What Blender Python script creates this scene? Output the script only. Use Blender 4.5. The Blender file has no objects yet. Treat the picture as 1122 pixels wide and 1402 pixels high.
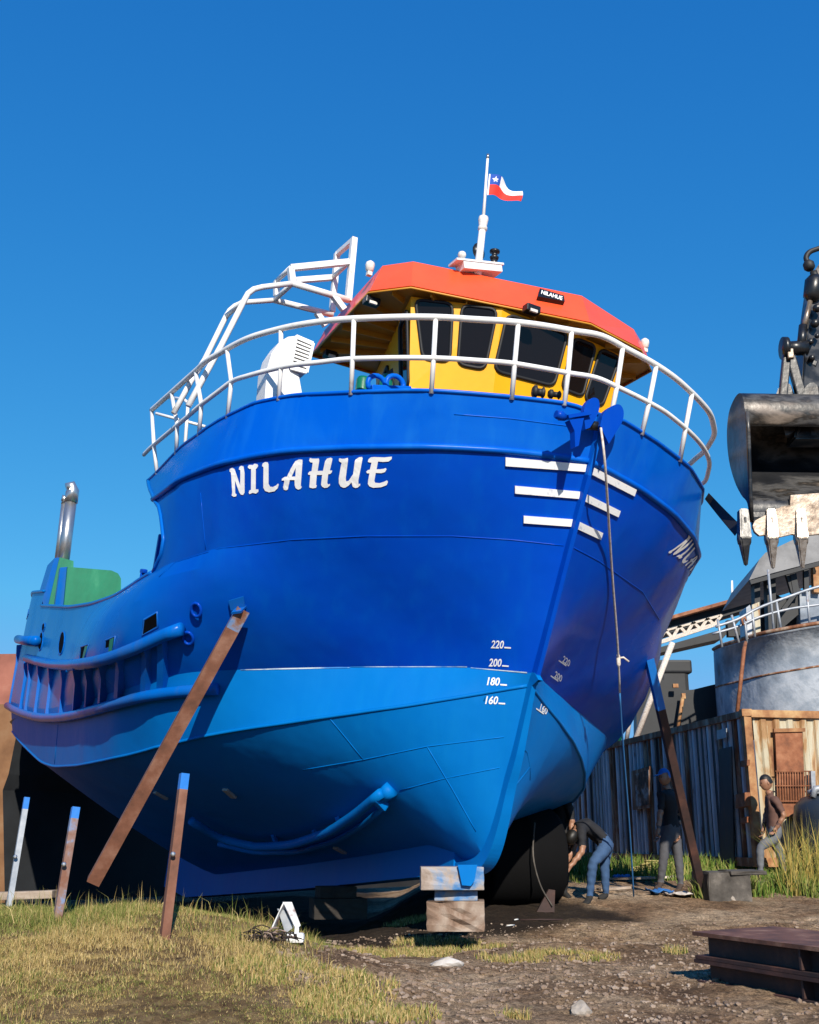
import bpy, bmesh, math, random
import numpy as np
from mathutils import Vector, Matrix
from mathutils.bvhtree import BVHTree
from mathutils.geometry import tessellate_polygon
from math import radians, sin, cos, tan, pi
random.seed(7); RNG = np.random.default_rng(7)
scene = bpy.context.scene
COL = scene.collection

# ------------------------------------------------------------------ camera
F = 1520.0; TH = math.atan(449/1520.0); CAMH = 1.05
cam_d = bpy.data.cameras.new('camera'); cam = bpy.data.objects.new('camera', cam_d); COL.objects.link(cam)
cam.location = (0, 0, CAMH); cam.rotation_euler = (pi/2+TH, 0, 0)
cam_d.sensor_fit = 'VERTICAL'; cam_d.sensor_height = 24.0; cam_d.lens = F/1402*24.0
cam_d.clip_start = 0.05; cam_d.clip_end = 3000
scene.camera = cam

# ------------------------------------------------------------------ light
SUN_AZ = radians(11)      # to the right of straight behind the camera
SUN_EL = radians(31)
world = bpy.data.worlds.new('World'); scene.world = world; world.use_nodes = True
wn = world.node_tree.nodes; wl = world.node_tree.links; wn.clear()
sky = wn.new('ShaderNodeTexSky'); sky.sky_type = 'NISHITA'; sky.sun_disc = False
sky.sun_elevation = SUN_EL; sky.sun_rotation = pi-SUN_AZ
sky.air_density = 1.0; sky.dust_density = 0.0; sky.ozone_density = 10.0; sky.altitude = 0
bg = wn.new('ShaderNodeBackground'); bg.inputs['Strength'].default_value = 0.082
out = wn.new('ShaderNodeOutputWorld')
sep = wn.new('ShaderNodeSeparateColor'); com = wn.new('ShaderNodeCombineColor'); wl.new(sky.outputs[0], sep.inputs[0])
def chan(i, k, g):            # grade one channel of the sky: k * c^g
    p = wn.new('ShaderNodeMath'); p.operation = 'POWER'; p.inputs[1].default_value = g; wl.new(sep.outputs[i], p.inputs[0])
    m = wn.new('ShaderNodeMath'); m.operation = 'MULTIPLY'; m.inputs[1].default_value = k; wl.new(p.outputs[0], m.inputs[0])
    q = wn.new('ShaderNodeMath'); q.operation = 'MINIMUM'; q.inputs[1].default_value = (1.8, 4.6, 8.4)[i]; wl.new(m.outputs[0], q.inputs[0]); return q.outputs[0]
cr_, cg_, cb_ = chan(0, 0.60, 1.48), chan(1, 1.68, 0.80), chan(2, 3.45, 0.45)
mn = wn.new('ShaderNodeMath'); mn.operation = 'MINIMUM'; mg = wn.new('ShaderNodeMath'); mg.operation = 'MULTIPLY'; mg.inputs[1].default_value = 0.85
wl.new(cg_, mg.inputs[0]); wl.new(mg.outputs[0], mn.inputs[1]); wl.new(cr_, mn.inputs[0])
wl.new(mn.outputs[0], com.inputs[0]); wl.new(cg_, com.inputs[1]); wl.new(cb_, com.inputs[2])
wl.new(com.outputs[0], bg.inputs['Color']); wl.new(bg.outputs[0], out.inputs[0])
sun_d = bpy.data.lights.new('sun', 'SUN'); sun_d.energy = 5.0; sun_d.angle = radians(0.53); sun_d.color = (1.0, 0.91, 0.78)
sun = bpy.data.objects.new('sun', sun_d); COL.objects.link(sun)
SUNV = Vector((sin(SUN_AZ)*cos(SUN_EL), -cos(SUN_AZ)*cos(SUN_EL), sin(SUN_EL)))
sun.rotation_euler = SUNV.to_track_quat('Z', 'Y').to_euler(); sun.location = SUNV*40
scene.view_settings.view_transform = 'Standard'; scene.view_settings.look = 'None'
scene.view_settings.exposure = 0.35; scene.view_settings.gamma = 1.0

# ------------------------------------------------------------------ photo geometry helpers
CX, CY = 561.0, 701.0
cT, sT = cos(TH), sin(TH)
EYE = np.array([0, 0, CAMH])
def ray(px, py):
    x = (px-CX)/F; y = -(py-CY)/F
    d = np.array([x, cT-sT*y, sT+cT*y]); return d
def at(px, py, Y):
    d = ray(px, py); return Vector(EYE+d*(Y/d[1]))
def proj(P):
    d = np.asarray(P, float)-EYE
    f = d[..., 1]*cT+d[..., 2]*sT; u = -d[..., 1]*sT+d[..., 2]*cT
    return np.stack([CX+F*d[..., 0]/f, CY-F*u/f], -1)
# ship frame (s forward, t to starboard, z up), yawed, trimmed by the bow, heeled to port
_a, _t, _h = radians(27), radians(2), radians(5)
_f0 = np.array([sin(_a), -cos(_a), 0]); _r0 = np.array([-cos(_a), -sin(_a), 0]); _u0 = np.array([0, 0, 1.0])
SF = _f0*cos(_t)-_u0*sin(_t); _u1 = _u0*cos(_t)+_f0*sin(_t)
SR = _r0*cos(_h)+_u1*sin(_h); SU = _u1*cos(_h)-_r0*sin(_h)
SO = np.array(at(660, 1188, 12.0))
SM3 = np.array([SF, SR, SU])
def ship_world(q): return SO+np.asarray(q, float)@SM3
def to_ship(p): return SM3@(np.asarray(p, float)-SO)
def plane(px, py, n, val):
    d = SM3@ray(px, py); o = to_ship(EYE); k = (val-o[n])/d[n]; return o+k*d
def L(q): return Vector((q[0], -q[1], q[2]))          # ship coords -> ship local (y to port)
SHIP_MAT = Matrix(((SF[0], -SR[0], SU[0], SO[0]), (SF[1], -SR[1], SU[1], SO[1]), (SF[2], -SR[2], SU[2], SO[2]), (0, 0, 0, 1)))

def smooth(a, b, x):
    t = np.clip((np.asarray(x, float)-a)/(b-a), 0, 1); return t*t*(3-2*t)

# ------------------------------------------------------------------ materials
def new_mat(name):
    m = bpy.data.materials.new(name); m.use_nodes = True
    nt = m.node_tree; b = nt.nodes['Principled BSDF']; return m, nt, b
def ramp(nt, stops):
    r = nt.nodes.new('ShaderNodeValToRGB'); cr = r.color_ramp
    while len(cr.elements) > 1: cr.elements.remove(cr.elements[-1])
    cr.elements[0].position = stops[0][0]; cr.elements[0].color = (*stops[0][1], 1)
    for p, c in stops[1:]:
        e = cr.elements.new(p); e.color = (*c, 1)
    return r
def noise(nt, scale, detail=4, rough=0.55, coord='Object', stretch=None, dist=0.0):
    tc = nt.nodes.new('ShaderNodeTexCoord'); n = nt.nodes.new('ShaderNodeTexNoise')
    n.inputs['Scale'].default_value = scale; n.inputs['Detail'].default_value = detail; n.inputs['Roughness'].default_value = rough
    n.inputs['Distortion'].default_value = dist
    if stretch:
        mp = nt.nodes.new('ShaderNodeMapping'); mp.inputs['Scale'].default_value = stretch
        nt.links.new(tc.outputs[coord], mp.inputs[0]); nt.links.new(mp.outputs[0], n.inputs['Vector'])
    else: nt.links.new(tc.outputs[coord], n.inputs['Vector'])
    return n
def bump(nt, b, src, strength=0.3, dist=0.02):
    bp = nt.nodes.new('ShaderNodeBump'); bp.inputs['Strength'].default_value = strength; bp.inputs['Distance'].default_value = dist
    nt.links.new(src, bp.inputs['Height'])
    prev = b.inputs['Normal'].links[0].from_socket if b.inputs['Normal'].links else None
    if prev: nt.links.new(prev, bp.inputs['Normal'])
    nt.links.new(bp.outputs[0], b.inputs['Normal'])
def mat(name, stops, scale=6, rough=0.5, metal=0.0, bump_s=0.15, bump_d=0.01, detail=5, stretch=None, spec=0.5, dist=0.0, rough2=None, bscale=None):
    """principled material whose colour runs over the stops by a noise"""
    m, nt, b = new_mat(name)
    n = noise(nt, scale, detail, 0.6, stretch=stretch, dist=dist)
    if isinstance(stops[0], (int, float)): stops = [(0.35, tuple(c*0.93 for c in stops)), (0.65, tuple(stops))]
    r = ramp(nt, stops); nt.links.new(n.outputs['Fac'], r.inputs[0]); nt.links.new(r.outputs[0], b.inputs['Base Color'])
    b.inputs['Metallic'].default_value = metal; b.inputs['Roughness'].default_value = rough
    b.inputs['Specular IOR Level'].default_value = spec
    if rough2 is not None:
        mr = nt.nodes.new('ShaderNodeMapRange'); mr.inputs[3].default_value = rough; mr.inputs[4].default_value = rough2
        nt.links.new(n.outputs['Fac'], mr.inputs[0]); nt.links.new(mr.outputs[0], b.inputs['Roughness'])
    if bump_s:
        n2 = noise(nt, bscale or scale*4, 4); bump(nt, b, n2.outputs['Fac'], bump_s, bump_d)
    return m
def hull_paint(name, base, worn, streak=0.5, patch=0.55, rough=0.20, aft=None, spec=0.085):
    """ship paint: faint cloudy wear, vertical run-off streaks, plating that is not quite flat"""
    m, nt, b = new_mat(name)
    n1 = noise(nt, 0.55, 6, 0.62, dist=0.6); n2 = noise(nt, 3.0, 5, 0.6, stretch=(1.6, 1.6, 0.12)); n3 = noise(nt, 22, 3, 0.7)
    r1 = ramp(nt, [(0.42, (0, 0, 0)), (0.80, (patch,)*3)]); nt.links.new(n1.outputs['Fac'], r1.inputs[0])
    r2 = ramp(nt, [(0.50, (0, 0, 0)), (0.82, (streak,)*3)]); nt.links.new(n2.outputs['Fac'], r2.inputs[0])
    r3 = ramp(nt, [(0.70, (0, 0, 0)), (0.80, (0.35,)*3)]); nt.links.new(n3.outputs['Fac'], r3.inputs[0])
    ad = nt.nodes.new('ShaderNodeMath'); ad.operation = 'ADD'; ad.use_clamp = True
    nt.links.new(r1.outputs[0], ad.inputs[0]); nt.links.new(r2.outputs[0], ad.inputs[1])
    ad2 = nt.nodes.new('ShaderNodeMath'); ad2.operation = 'ADD'; ad2.use_clamp = True
    mu = nt.nodes.new('ShaderNodeMath'); mu.operation = 'MULTIPLY'
    nt.links.new(r3.outputs[0], mu.inputs[0]); nt.links.new(ad.outputs[0], mu.inputs[1])
    nt.links.new(ad.outputs[0], ad2.inputs[0]); nt.links.new(mu.outputs[0], ad2.inputs[1])
    mx = nt.nodes.new('ShaderNodeMix'); mx.data_type = 'RGBA'; mx.inputs[6].default_value = (*base, 1); mx.inputs[7].default_value = (*worn, 1)
    nt.links.new(ad2.outputs[0], mx.inputs[0]); nt.links.new(mx.outputs[2], b.inputs['Base Color'])
    if aft is not None:      # the older, lighter coat on the after body, rolled out unevenly into the new one
        tc = nt.nodes.new('ShaderNodeTexCoord'); sp = nt.nodes.new('ShaderNodeSeparateXYZ'); nt.links.new(tc.outputs['Object'], sp.inputs[0])
        nz = noise(nt, 0.8, 4, 0.6, stretch=(1.0, 1.0, 0.35)); ma = nt.nodes.new('ShaderNodeMath'); ma.operation = 'MULTIPLY_ADD'; ma.inputs[1].default_value = 2.2
        nt.links.new(nz.outputs['Fac'], ma.inputs[0]); nt.links.new(sp.outputs[0], ma.inputs[2])
        mr2 = nt.nodes.new('ShaderNodeMapRange'); mr2.inputs[1].default_value = 0.6; mr2.inputs[2].default_value = -3.2; nt.links.new(ma.outputs[0], mr2.inputs[0])
        m3 = nt.nodes.new('ShaderNodeMix'); m3.data_type = 'RGBA'; m3.inputs[7].default_value = (*aft, 1); nt.links.new(mr2.outputs[0], m3.inputs[0]); nt.links.new(mx.outputs[2], m3.inputs[6]); nt.links.new(m3.outputs[2], b.inputs['Base Color'])
    mr = nt.nodes.new('ShaderNodeMapRange'); mr.inputs[3].default_value = rough; mr.inputs[4].default_value = rough+0.12
    nt.links.new(n1.outputs['Fac'], mr.inputs[0]); nt.links.new(mr.outputs[0], b.inputs['Roughness'])
    b.inputs['Specular IOR Level'].default_value = spec
    nb = noise(nt, 1.1, 3, 0.45); bump(nt, b, nb.outputs['Fac'], 0.5, 0.07)
    nb2 = noise(nt, 60, 3, 0.6); bump(nt, b, nb2.outputs['Fac'], 0.06, 0.004)
    return m
M = {}
M['navy'] = hull_paint('dark_blue_hull_paint', (0.0002, 0.052, 0.43), (0.001, 0.088, 0.46), 0.5, 0.40, aft=(0.0015, 0.135, 0.42))
M['bulwark'] = hull_paint('bulwark_blue_paint', (0.0002, 0.090, 0.53), (0.015, 0.20, 0.60), 0.3, 0.42, aft=(0.002, 0.125, 0.42))
M['boot'] = hull_paint('light_blue_bottom_paint', (0.0003, 0.135, 0.45), (0.003, 0.18, 0.48), 0.35, 0.4, 0.42, spec=0.07)
M['blue_part'] = hull_paint('blue_fitting_paint', (0.0005, 0.045, 0.38), (0.01, 0.08, 0.38), 0.3, 0.3)
M['fender_blue'] = hull_paint('fender_blue_paint', (0.0010, 0.105, 0.44), (0.05, 0.11, 0.24), 0.5, 0.45)
M['white'] = mat('white_paint', [(0.28, (0.55, 0.50, 0.45)), (0.36, (0.72, 0.72, 0.71)), (0.6, (0.80, 0.80, 0.79))], 4, 0.45, bump_s=0)
M['sign_white'] = mat('lettering_white_paint', [(0.3, (0.72, 0.72, 0.73)), (0.6, (0.82, 0.82, 0.82))], 8, 0.55, bump_s=0)
M['strip_white'] = mat('chipped_white_strip_paint', [(0.30, (0.50, 0.54, 0.62)), (0.42, (0.80, 0.80, 0.80))], 14, 0.5, bump_s=0.2)
M['yellow'] = mat('wheelhouse_yellow_paint', [(0.3, (0.78, 0.35, 0.003)), (0.7, (0.86, 0.41, 0.004))], 2, 0.42, bump_s=0.1, bscale=6, bump_d=0.02, spec=0.3)
M['orange'] = mat('roof_orange_red_paint', [(0.3, (0.80, 0.075, 0.022)), (0.7, (0.86, 0.095, 0.03))], 1.5, 0.33, bump_s=0.12, bscale=3, bump_d=0.03)
M['soffit'] = mat('soffit_ochre_paint', [(0.3, (0.50, 0.22, 0.015)), (0.7, (0.58, 0.27, 0.02))], 3, 0.5, bump_s=0.1)
M['glass'] = mat('tinted_window_glass', (0.009, 0.006, 0.005), 2, 0.05, bump_s=0.05, bscale=1.5, bump_d=0.01, spec=0.28)
M['rubber'] = mat('black_rubber', (0.012, 0.012, 0.013), 12, 0.6)
M['black'] = mat('black_steel_paint', [(0.35, (0.006, 0.007, 0.009)), (0.7, (0.018, 0.018, 0.020))], 5, 0.34, bump_s=0.2, spec=0.5)
M['hole'] = mat('dark_opening', (0.003, 0.003, 0.004), 5, 0.9, bump_s=0, spec=0.05)
M['green'] = mat('green_paint', [(0.3, (0.003, 0.13, 0.062)), (0.6, (0.005, 0.19, 0.095)), (0.75, (0.03, 0.25, 0.13))], 3, 0.45, stretch=(1, 1, 0.35))
M['dkgreen'] = mat('roller_green_paint', (0.004, 0.14, 0.075), 6, 0.35)
M['steel'] = mat('bare_steel', [(0.3, (0.38, 0.38, 0.39)), (0.6, (0.55, 0.55, 0.55)), (0.75, (0.40, 0.30, 0.22))], 4, 0.32, 0.85, stretch=(1, 1, 0.3))
M['worn_steel'] = mat('worn_bright_steel', [(0.32, (0.05, 0.03, 0.02)), (0.44, (0.21, 0.16, 0.12)), (0.58, (0.36, 0.30, 0.245)), (0.70, (0.12, 0.075, 0.05))], 5, 0.36, 0.55, detail=8, bump_s=0.3)
M['rust'] = mat('rusty_steel', [(0.28, (0.10, 0.035, 0.015)), (0.5, (0.24, 0.085, 0.035)), (0.7, (0.36, 0.16, 0.08))], 5, 0.75, bump_s=0.5, detail=8)
M['shore_rust'] = mat('brown_rusty_beam', [(0.25, (0.07, 0.028, 0.015)), (0.48, (0.17, 0.066, 0.036)), (0.66, (0.26, 0.13, 0.085)), (0.74, (0.38, 0.28, 0.22))], 3.4, 0.7, bump_s=0.4, detail=8)
M['post_blue'] = mat('chipped_blue_over_rust', [(0.40, (0.16, 0.06, 0.03)), (0.50, (0.20, 0.12, 0.10)), (0.56, (0.15, 0.20, 0.33)), (0.68, (0.06, 0.18, 0.40))], 5, 0.6, bump_s=0.3, detail=7)
M['post_top'] = mat('bright_blue_overspray', (0.006, 0.16, 0.56), 6, 0.45)
M['galv'] = mat('dull_galvanised_steel', [(0.3, (0.22, 0.25, 0.29)), (0.6, (0.40, 0.42, 0.45)), (0.75, (0.22, 0.12, 0.08))], 5, 0.5, 0.3)
M['dkrust'] = mat('dark_primer_rust', [(0.3, (0.018, 0.012, 0.012)), (0.55, (0.05, 0.022, 0.018)), (0.72, (0.11, 0.045, 0.03))], 3, 0.7, bump_s=0.4, detail=8)
M['flange'] = mat('red_rust_flange', [(0.3, (0.055, 0.024, 0.014)), (0.55, (0.15, 0.062, 0.035)), (0.70, (0.27, 0.15, 0.095))], 4, 0.65, bump_s=0.4, detail=8)
M['timber'] = mat('weathered_timber', [(0.3, (0.16, 0.11, 0.08)), (0.55, (0.33, 0.26, 0.20)), (0.75, (0.45, 0.38, 0.31))], 4, 0.85, bump_s=0.8, detail=9, stretch=(0.5, 3, 3))
M['timber_blue'] = mat('timber_with_blue_overspray', [(0.30, (0.20, 0.14, 0.10)), (0.44, (0.34, 0.28, 0.24)), (0.52, (0.24, 0.27, 0.33)), (0.60, (0.07, 0.20, 0.42)), (0.70, (0.01, 0.14, 0.44))], 3.6, 0.75, bump_s=0.6, detail=6, dist=0.5)
M['timber_dark'] = mat('old_cracked_timber', [(0.30, (0.045, 0.025, 0.015)), (0.45, (0.20, 0.13, 0.09)), (0.7, (0.40, 0.33, 0.27))], 3.5, 0.9, bump_s=1.0, detail=9, dist=0.8)
M['timber_shade'] = mat('shade_toned_timber', [(0.3, (0.012, 0.010, 0.009)), (0.6, (0.035, 0.028, 0.022))], 4, 0.85, bump_s=0.6)  # near-black timber: shade under the keel painted into its colour
M['dead_black'] = mat('matt_black_rubber', (0.005, 0.005, 0.0055), 6, 0.85, spec=0.1)  # black deepened to stand for the shade the drum lies in
M['anode'] = mat('zinc_anode', (0.32, 0.32, 0.32), 20, 0.6, 0.2)
M['lamp'] = mat('weathered_white_lamp', [(0.3, (0.55, 0.50, 0.45)), (0.6, (0.78, 0.75, 0.70))], 20, 0.35)
M['rope'] = mat('pale_rope', [(0.3, (0.42, 0.34, 0.27)), (0.6, (0.66, 0.60, 0.54))], 30, 0.9)
M['rope_blue'] = mat('blue_rope', (0.03, 0.17, 0.42), 30, 0.9)
M['concrete'] = mat('stained_concrete', [(0.3, (0.03, 0.026, 0.022)), (0.55, (0.085, 0.075, 0.065)), (0.72, (0.17, 0.15, 0.13))], 5, 0.9, bump_s=0.6, detail=8)
M['stone'] = mat('pale_stone', [(0.3, (0.16, 0.135, 0.11)), (0.6, (0.33, 0.29, 0.25))], 8, 0.9, bump_s=0.5)
M['scrapwhite'] = mat('flaking_white_scrap', [(0.30, (0.22, 0.07, 0.03)), (0.42, (0.62, 0.62, 0.62)), (0.6, (0.75, 0.75, 0.74))], 7, 0.6, bump_s=0.4, detail=8)

# ------------------------------------------------------------------ object helpers
def link(o, parent=None):
    COL.objects.link(o)
    if parent is not None: o.parent = parent
    return o
def mesh_obj(name, bm, mats, parent=None, smooth=False, angle=None):
    me = bpy.data.meshes.new(name); bm.to_mesh(me); bm.free()
    for m in (mats if isinstance(mats, (list, tuple)) else [mats]): me.materials.append(m)
    if smooth:
        for p in me.polygons: p.use_smooth = True
        if angle is not None: me.set_sharp_from_angle(angle=angle)
    return link(bpy.data.objects.new(name, me), parent)
def raw_obj(name, verts, faces, mats, parent=None, smooth=False):
    me = bpy.data.meshes.new(name); me.from_pydata([tuple(v) for v in verts], [], [tuple(f) for f in faces]); me.update()
    for m in (mats if isinstance(mats, (list, tuple)) else [mats]): me.materials.append(m)
    if smooth:
        for p in me.polygons: p.use_smooth = True
    return link(bpy.data.objects.new(name, me), parent)
def tag(o, label=None, cat=None, group=None, kind=None):
    if label: o['label'] = label
    if cat: o['category'] = cat
    if group: o['group'] = group
    if kind: o['kind'] = kind
    return o
def thing(name, label, cat, loc=(0, 0, 0), rotz=0, group=None, matrix=None):
    o = bpy.data.objects.new(name, None); COL.objects.link(o); o.empty_display_size = 0.3
    if matrix is not None: o.matrix_world = matrix
    else: o.location = loc; o.rotation_euler = (0, 0, rotz)
    return tag(o, label, cat, group)
def place(o, pts_fn=None): return o
def add_box(bm, c, size, rot=None, mi=0, bevel=0.0):
    v0 = len(bm.verts)
    r = bmesh.ops.create_cube(bm, size=1.0)
    mtx = Matrix.Translation(Vector(c)) @ (rot.to_4x4() if rot is not None else Matrix.Identity(4)) @ Matrix.Diagonal((*size, 1))
    bmesh.ops.transform(bm, matrix=mtx, verts=r['verts'])
    fs = {f for v in r['verts'] for f in v.link_faces}
    for f in fs: f.material_index = mi
    if bevel:
        es = {e for v in r['verts'] for e in v.link_edges}
        rb = bmesh.ops.bevel(bm, geom=list(es), offset=bevel, segments=2, affect='EDGES', profile=0.6)
        for f in rb['faces']: f.material_index = mi
def frame_between(a, b, up=(0, 0, 1)):
    a, b = Vector(a), Vector(b); d = (b-a); x = d.normalized(); up = Vector(up)
    if abs(x.dot(up)) > 0.97: up = Vector((0, 1, 0))
    y = up.cross(x).normalized(); z = x.cross(y)
    return Matrix((x, y, z)).transposed()
def add_bar(bm, a, b, w, h, up=(0, 0, 1), mi=0, bevel=0.0):
    a, b = Vector(a), Vector(b); add_box(bm, (a+b)/2, ((b-a).length, w, h), frame_between(a, b, up), mi, bevel)
def add_tube(bm, pts, r, seg=10, mi=0, caps=True, closed=False):
    pts = [Vector(p) for p in pts]
    n = len(pts); rings = []
    rr = r if isinstance(r, (list, tuple)) else [r]*n
    t0 = (pts[1]-pts[0]).normalized()
    ref = Vector((0, 0, 1)) if abs(t0.z) < 0.9 else Vector((1, 0, 0))
    nrm = (ref-t0*ref.dot(t0)).normalized()
    for i in range(n):
        if i == 0: t = pts[1]-pts[0]
        elif i == n-1: t = pts[-1]-pts[-2]
        else: t = (pts[i+1]-pts[i]).normalized()+(pts[i]-pts[i-1]).normalized()
        t.normalize(); nrm = (nrm-t*nrm.dot(t)); nrm.normalize(); bn = t.cross(nrm)
        rings.append([bm.verts.new(pts[i]+(nrm*cos(2*pi*k/seg)+bn*sin(2*pi*k/seg))*rr[i]) for k in range(seg)])
    fs = []
    for i in range(n-1):
        for k in range(seg):
            fs.append(bm.faces.new((rings[i][k], rings[i][(k+1) % seg], rings[i+1][(k+1) % seg], rings[i+1][k])))
    if caps:
        fs.append(bm.faces.new(rings[0][::-1])); fs.append(bm.faces.new(rings[-1]))
    for f in fs: f.material_index = mi; f.smooth = True
def add_lathe(bm, base, axis, prof, seg=16, mi=0):
    """prof: list of (distance along axis, radius)"""
    base = Vector(base); ax = Vector(axis).normalized()
    ref = Vector((0, 0, 1)) if abs(ax.z) < 0.9 else Vector((1, 0, 0))
    x = (ref-ax*ref.dot(ax)).normalized(); y = ax.cross(x); rings = []
    for d, r in prof:
        rings.append([bm.verts.new(base+ax*d+(x*cos(2*pi*k/seg)+y*sin(2*pi*k/seg))*max(r, 1e-4)) for k in range(seg)])
    for i in range(len(rings)-1):
        for k in range(seg):
            f = bm.faces.new((rings[i][k], rings[i][(k+1) % seg], rings[i+1][(k+1) % seg], rings[i+1][k])); f.material_index = mi; f.smooth = True
    f = bm.faces.new(rings[0][::-1]); f.material_index = mi
    f = bm.faces.new(rings[-1]); f.material_index = mi
def add_prism(bm, pts, off, mi=0):
    """closed prism: polygon pts swept by vector off"""
    off = Vector(off); a = [bm.verts.new(Vector(p)) for p in pts]; b = [bm.verts.new(Vector(p)+off) for p in pts]
    fs = [bm.faces.new(a[::-1]), bm.faces.new(b)]
    n = len(a)
    for i in range(n): fs.append(bm.faces.new((a[i], a[(i+1) % n], b[(i+1) % n], b[i])))
    for f in fs: f.material_index = mi
    return fs
def rounded(poly, rad, n=4):
    """round the corners of a 2-d/3-d polygon"""
    P = [Vector(p) for p in poly]; out = []
    for i in range(len(P)):
        a, p, b = P[i-1], P[i], P[(i+1) % len(P)]
        da, db = (a-p), (b-p); r = min(rad, da.length*0.45, db.length*0.45)
        p0 = p+da.normalized()*r; p1 = p+db.normalized()*r
        for k in range(n+1):
            t = k/n; out.append(p0*(1-t)**2+p*2*t*(1-t)+p1*t**2)
    return out
def spline(pts, n=8):
    """Catmull-Rom through the points"""
    P = [Vector(p) for p in pts]; P = [P[0]*2-P[1]]+P+[P[-1]*2-P[-2]]; out = []
    for i in range(1, len(P)-2):
        for k in range(n):
            t = k/n; a, b, c, d = P[i-1], P[i], P[i+1], P[i+2]
            out.append(0.5*((2*b)+(c-a)*t+(2*a-5*b+4*c-d)*t*t+(3*b-a-3*c+d)*t**3))
    out.append(P[-2]); return out

# ------------------------------------------------------------------ ground
def vnoise(x, y, seed=0):
    xi = np.floor(x).astype(np.int64); yi = np.floor(y).astype(np.int64); fx = x-xi; fy = y-yi
    def h(i, j):
        v = np.sin(i*127.1+j*311.7+seed*74.7)*43758.5453; return v-np.floor(v)
    fx = fx*fx*(3-2*fx); fy = fy*fy*(3-2*fy)
    return (h(xi, yi)*(1-fx)+h(xi+1, yi)*fx)*(1-fy)+(h(xi, yi+1)*(1-fx)+h(xi+1, yi+1)*fx)*fy
def terrain(x, y, fine=True):
    x = np.asarray(x, float); y = np.asarray(y, float)
    zr = np.interp(y, [0, 5, 12.3, 16.5, 18.7, 30, 400], [-0.05, 0.02, 0.0, 0.37, 0.55, 0.55, 0.5])
    zl = np.interp(y, [0, 5, 12, 18, 30, 400], [0.05, 0.05, 0.0, -0.30, -0.3, 0.0])
    w = smooth(-1.4, 0.7, x-0.05*(y-12))
    z = zr*w+zl*(1-w)
    m = np.exp(-((y-9.3)/np.where(y < 9.3, 2.3, 1.25))**2)*(1-smooth(-2.0, 0.6, x))
    z = z+0.50*m
    z = z+0.10*np.exp(-((x+0.45)/0.9)**2-((y-7.6)/0.55)**2)                      # low sandy heap
    z = z-0.05*np.exp(-((y-12.6-0.25*np.sin(x*1.3))/0.5)**2)*smooth(0.3, 1.0, x)  # wheel rut
    z = z+0.05*np.exp(-((y-11.6-0.2*np.sin(x*1.1))/0.5)**2)*smooth(0.4, 1.2, x)
    if fine:
        near = 1-smooth(30, 60, y)
        z = z+near*(0.05*(vnoise(x*0.9, y*0.9)-.5)+0.035*(vnoise(x*3.1, y*3.1, 3)-.5)+0.024*(vnoise(x*9, y*9, 5)-.5)+0.016*(vnoise(x*19, y*19, 6)-.5)+0.018*(smooth(.55, .8, vnoise(x*2.1, y*5.0, 7))))
    return z
def ground_hit(px, py):
    d = ray(px, py); k = np.arange(2.0, 60, 0.01)/d[1]
    P = EYE+k[:, None]*d; e = P[:, 2]-terrain(P[:, 0], P[:, 1], True)
    i = np.argmax(e < 0) if (e < 0).any() else len(e)-1
    return Vector(P[i])
def gz(x, y): return float(terrain(np.array([x]), np.array([y]))[0])
def grass_mask(x, y):
    m = (1-smooth(-1.6, -0.5, x+0.22*(y-9.3)+0.5*(vnoise(x*1.4, y*1.4, 11)-.5)))*smooth(4.4, 6.6, y+1.0*(vnoise(x, y, 12)-.5))*(1-smooth(10.2, 11.0, y))
    return m
xs = np.unique(np.round(np.concatenate([np.linspace(-400, -40, 12), np.linspace(-40, -9, 16), np.arange(-9, -3.5, 0.09), np.arange(-3.5, 4.5, 0.05), np.arange(4.5, 11, 0.09), np.linspace(11, 40, 16), np.linspace(40, 400, 12)]), 4))
ys = np.unique(np.round(np.concatenate([np.linspace(-60, 2, 10), np.arange(2, 5, .2), np.arange(5, 10, 0.042), np.arange(10, 14, 0.07), np.arange(14, 24, 0.16), np.linspace(24, 60, 25), np.linspace(60, 900, 16)]), 4))
GX, GY = np.meshgrid(xs, ys); GZ = terrain(GX, GY)
nv = len(xs); verts = np.stack([GX, GY, GZ], -1).reshape(-1, 3)
faces = [(j*nv+i, j*nv+i+1, (j+1)*nv+i+1, (j+1)*nv+i) for j in range(len(ys)-1) for i in range(nv-1)]
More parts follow.
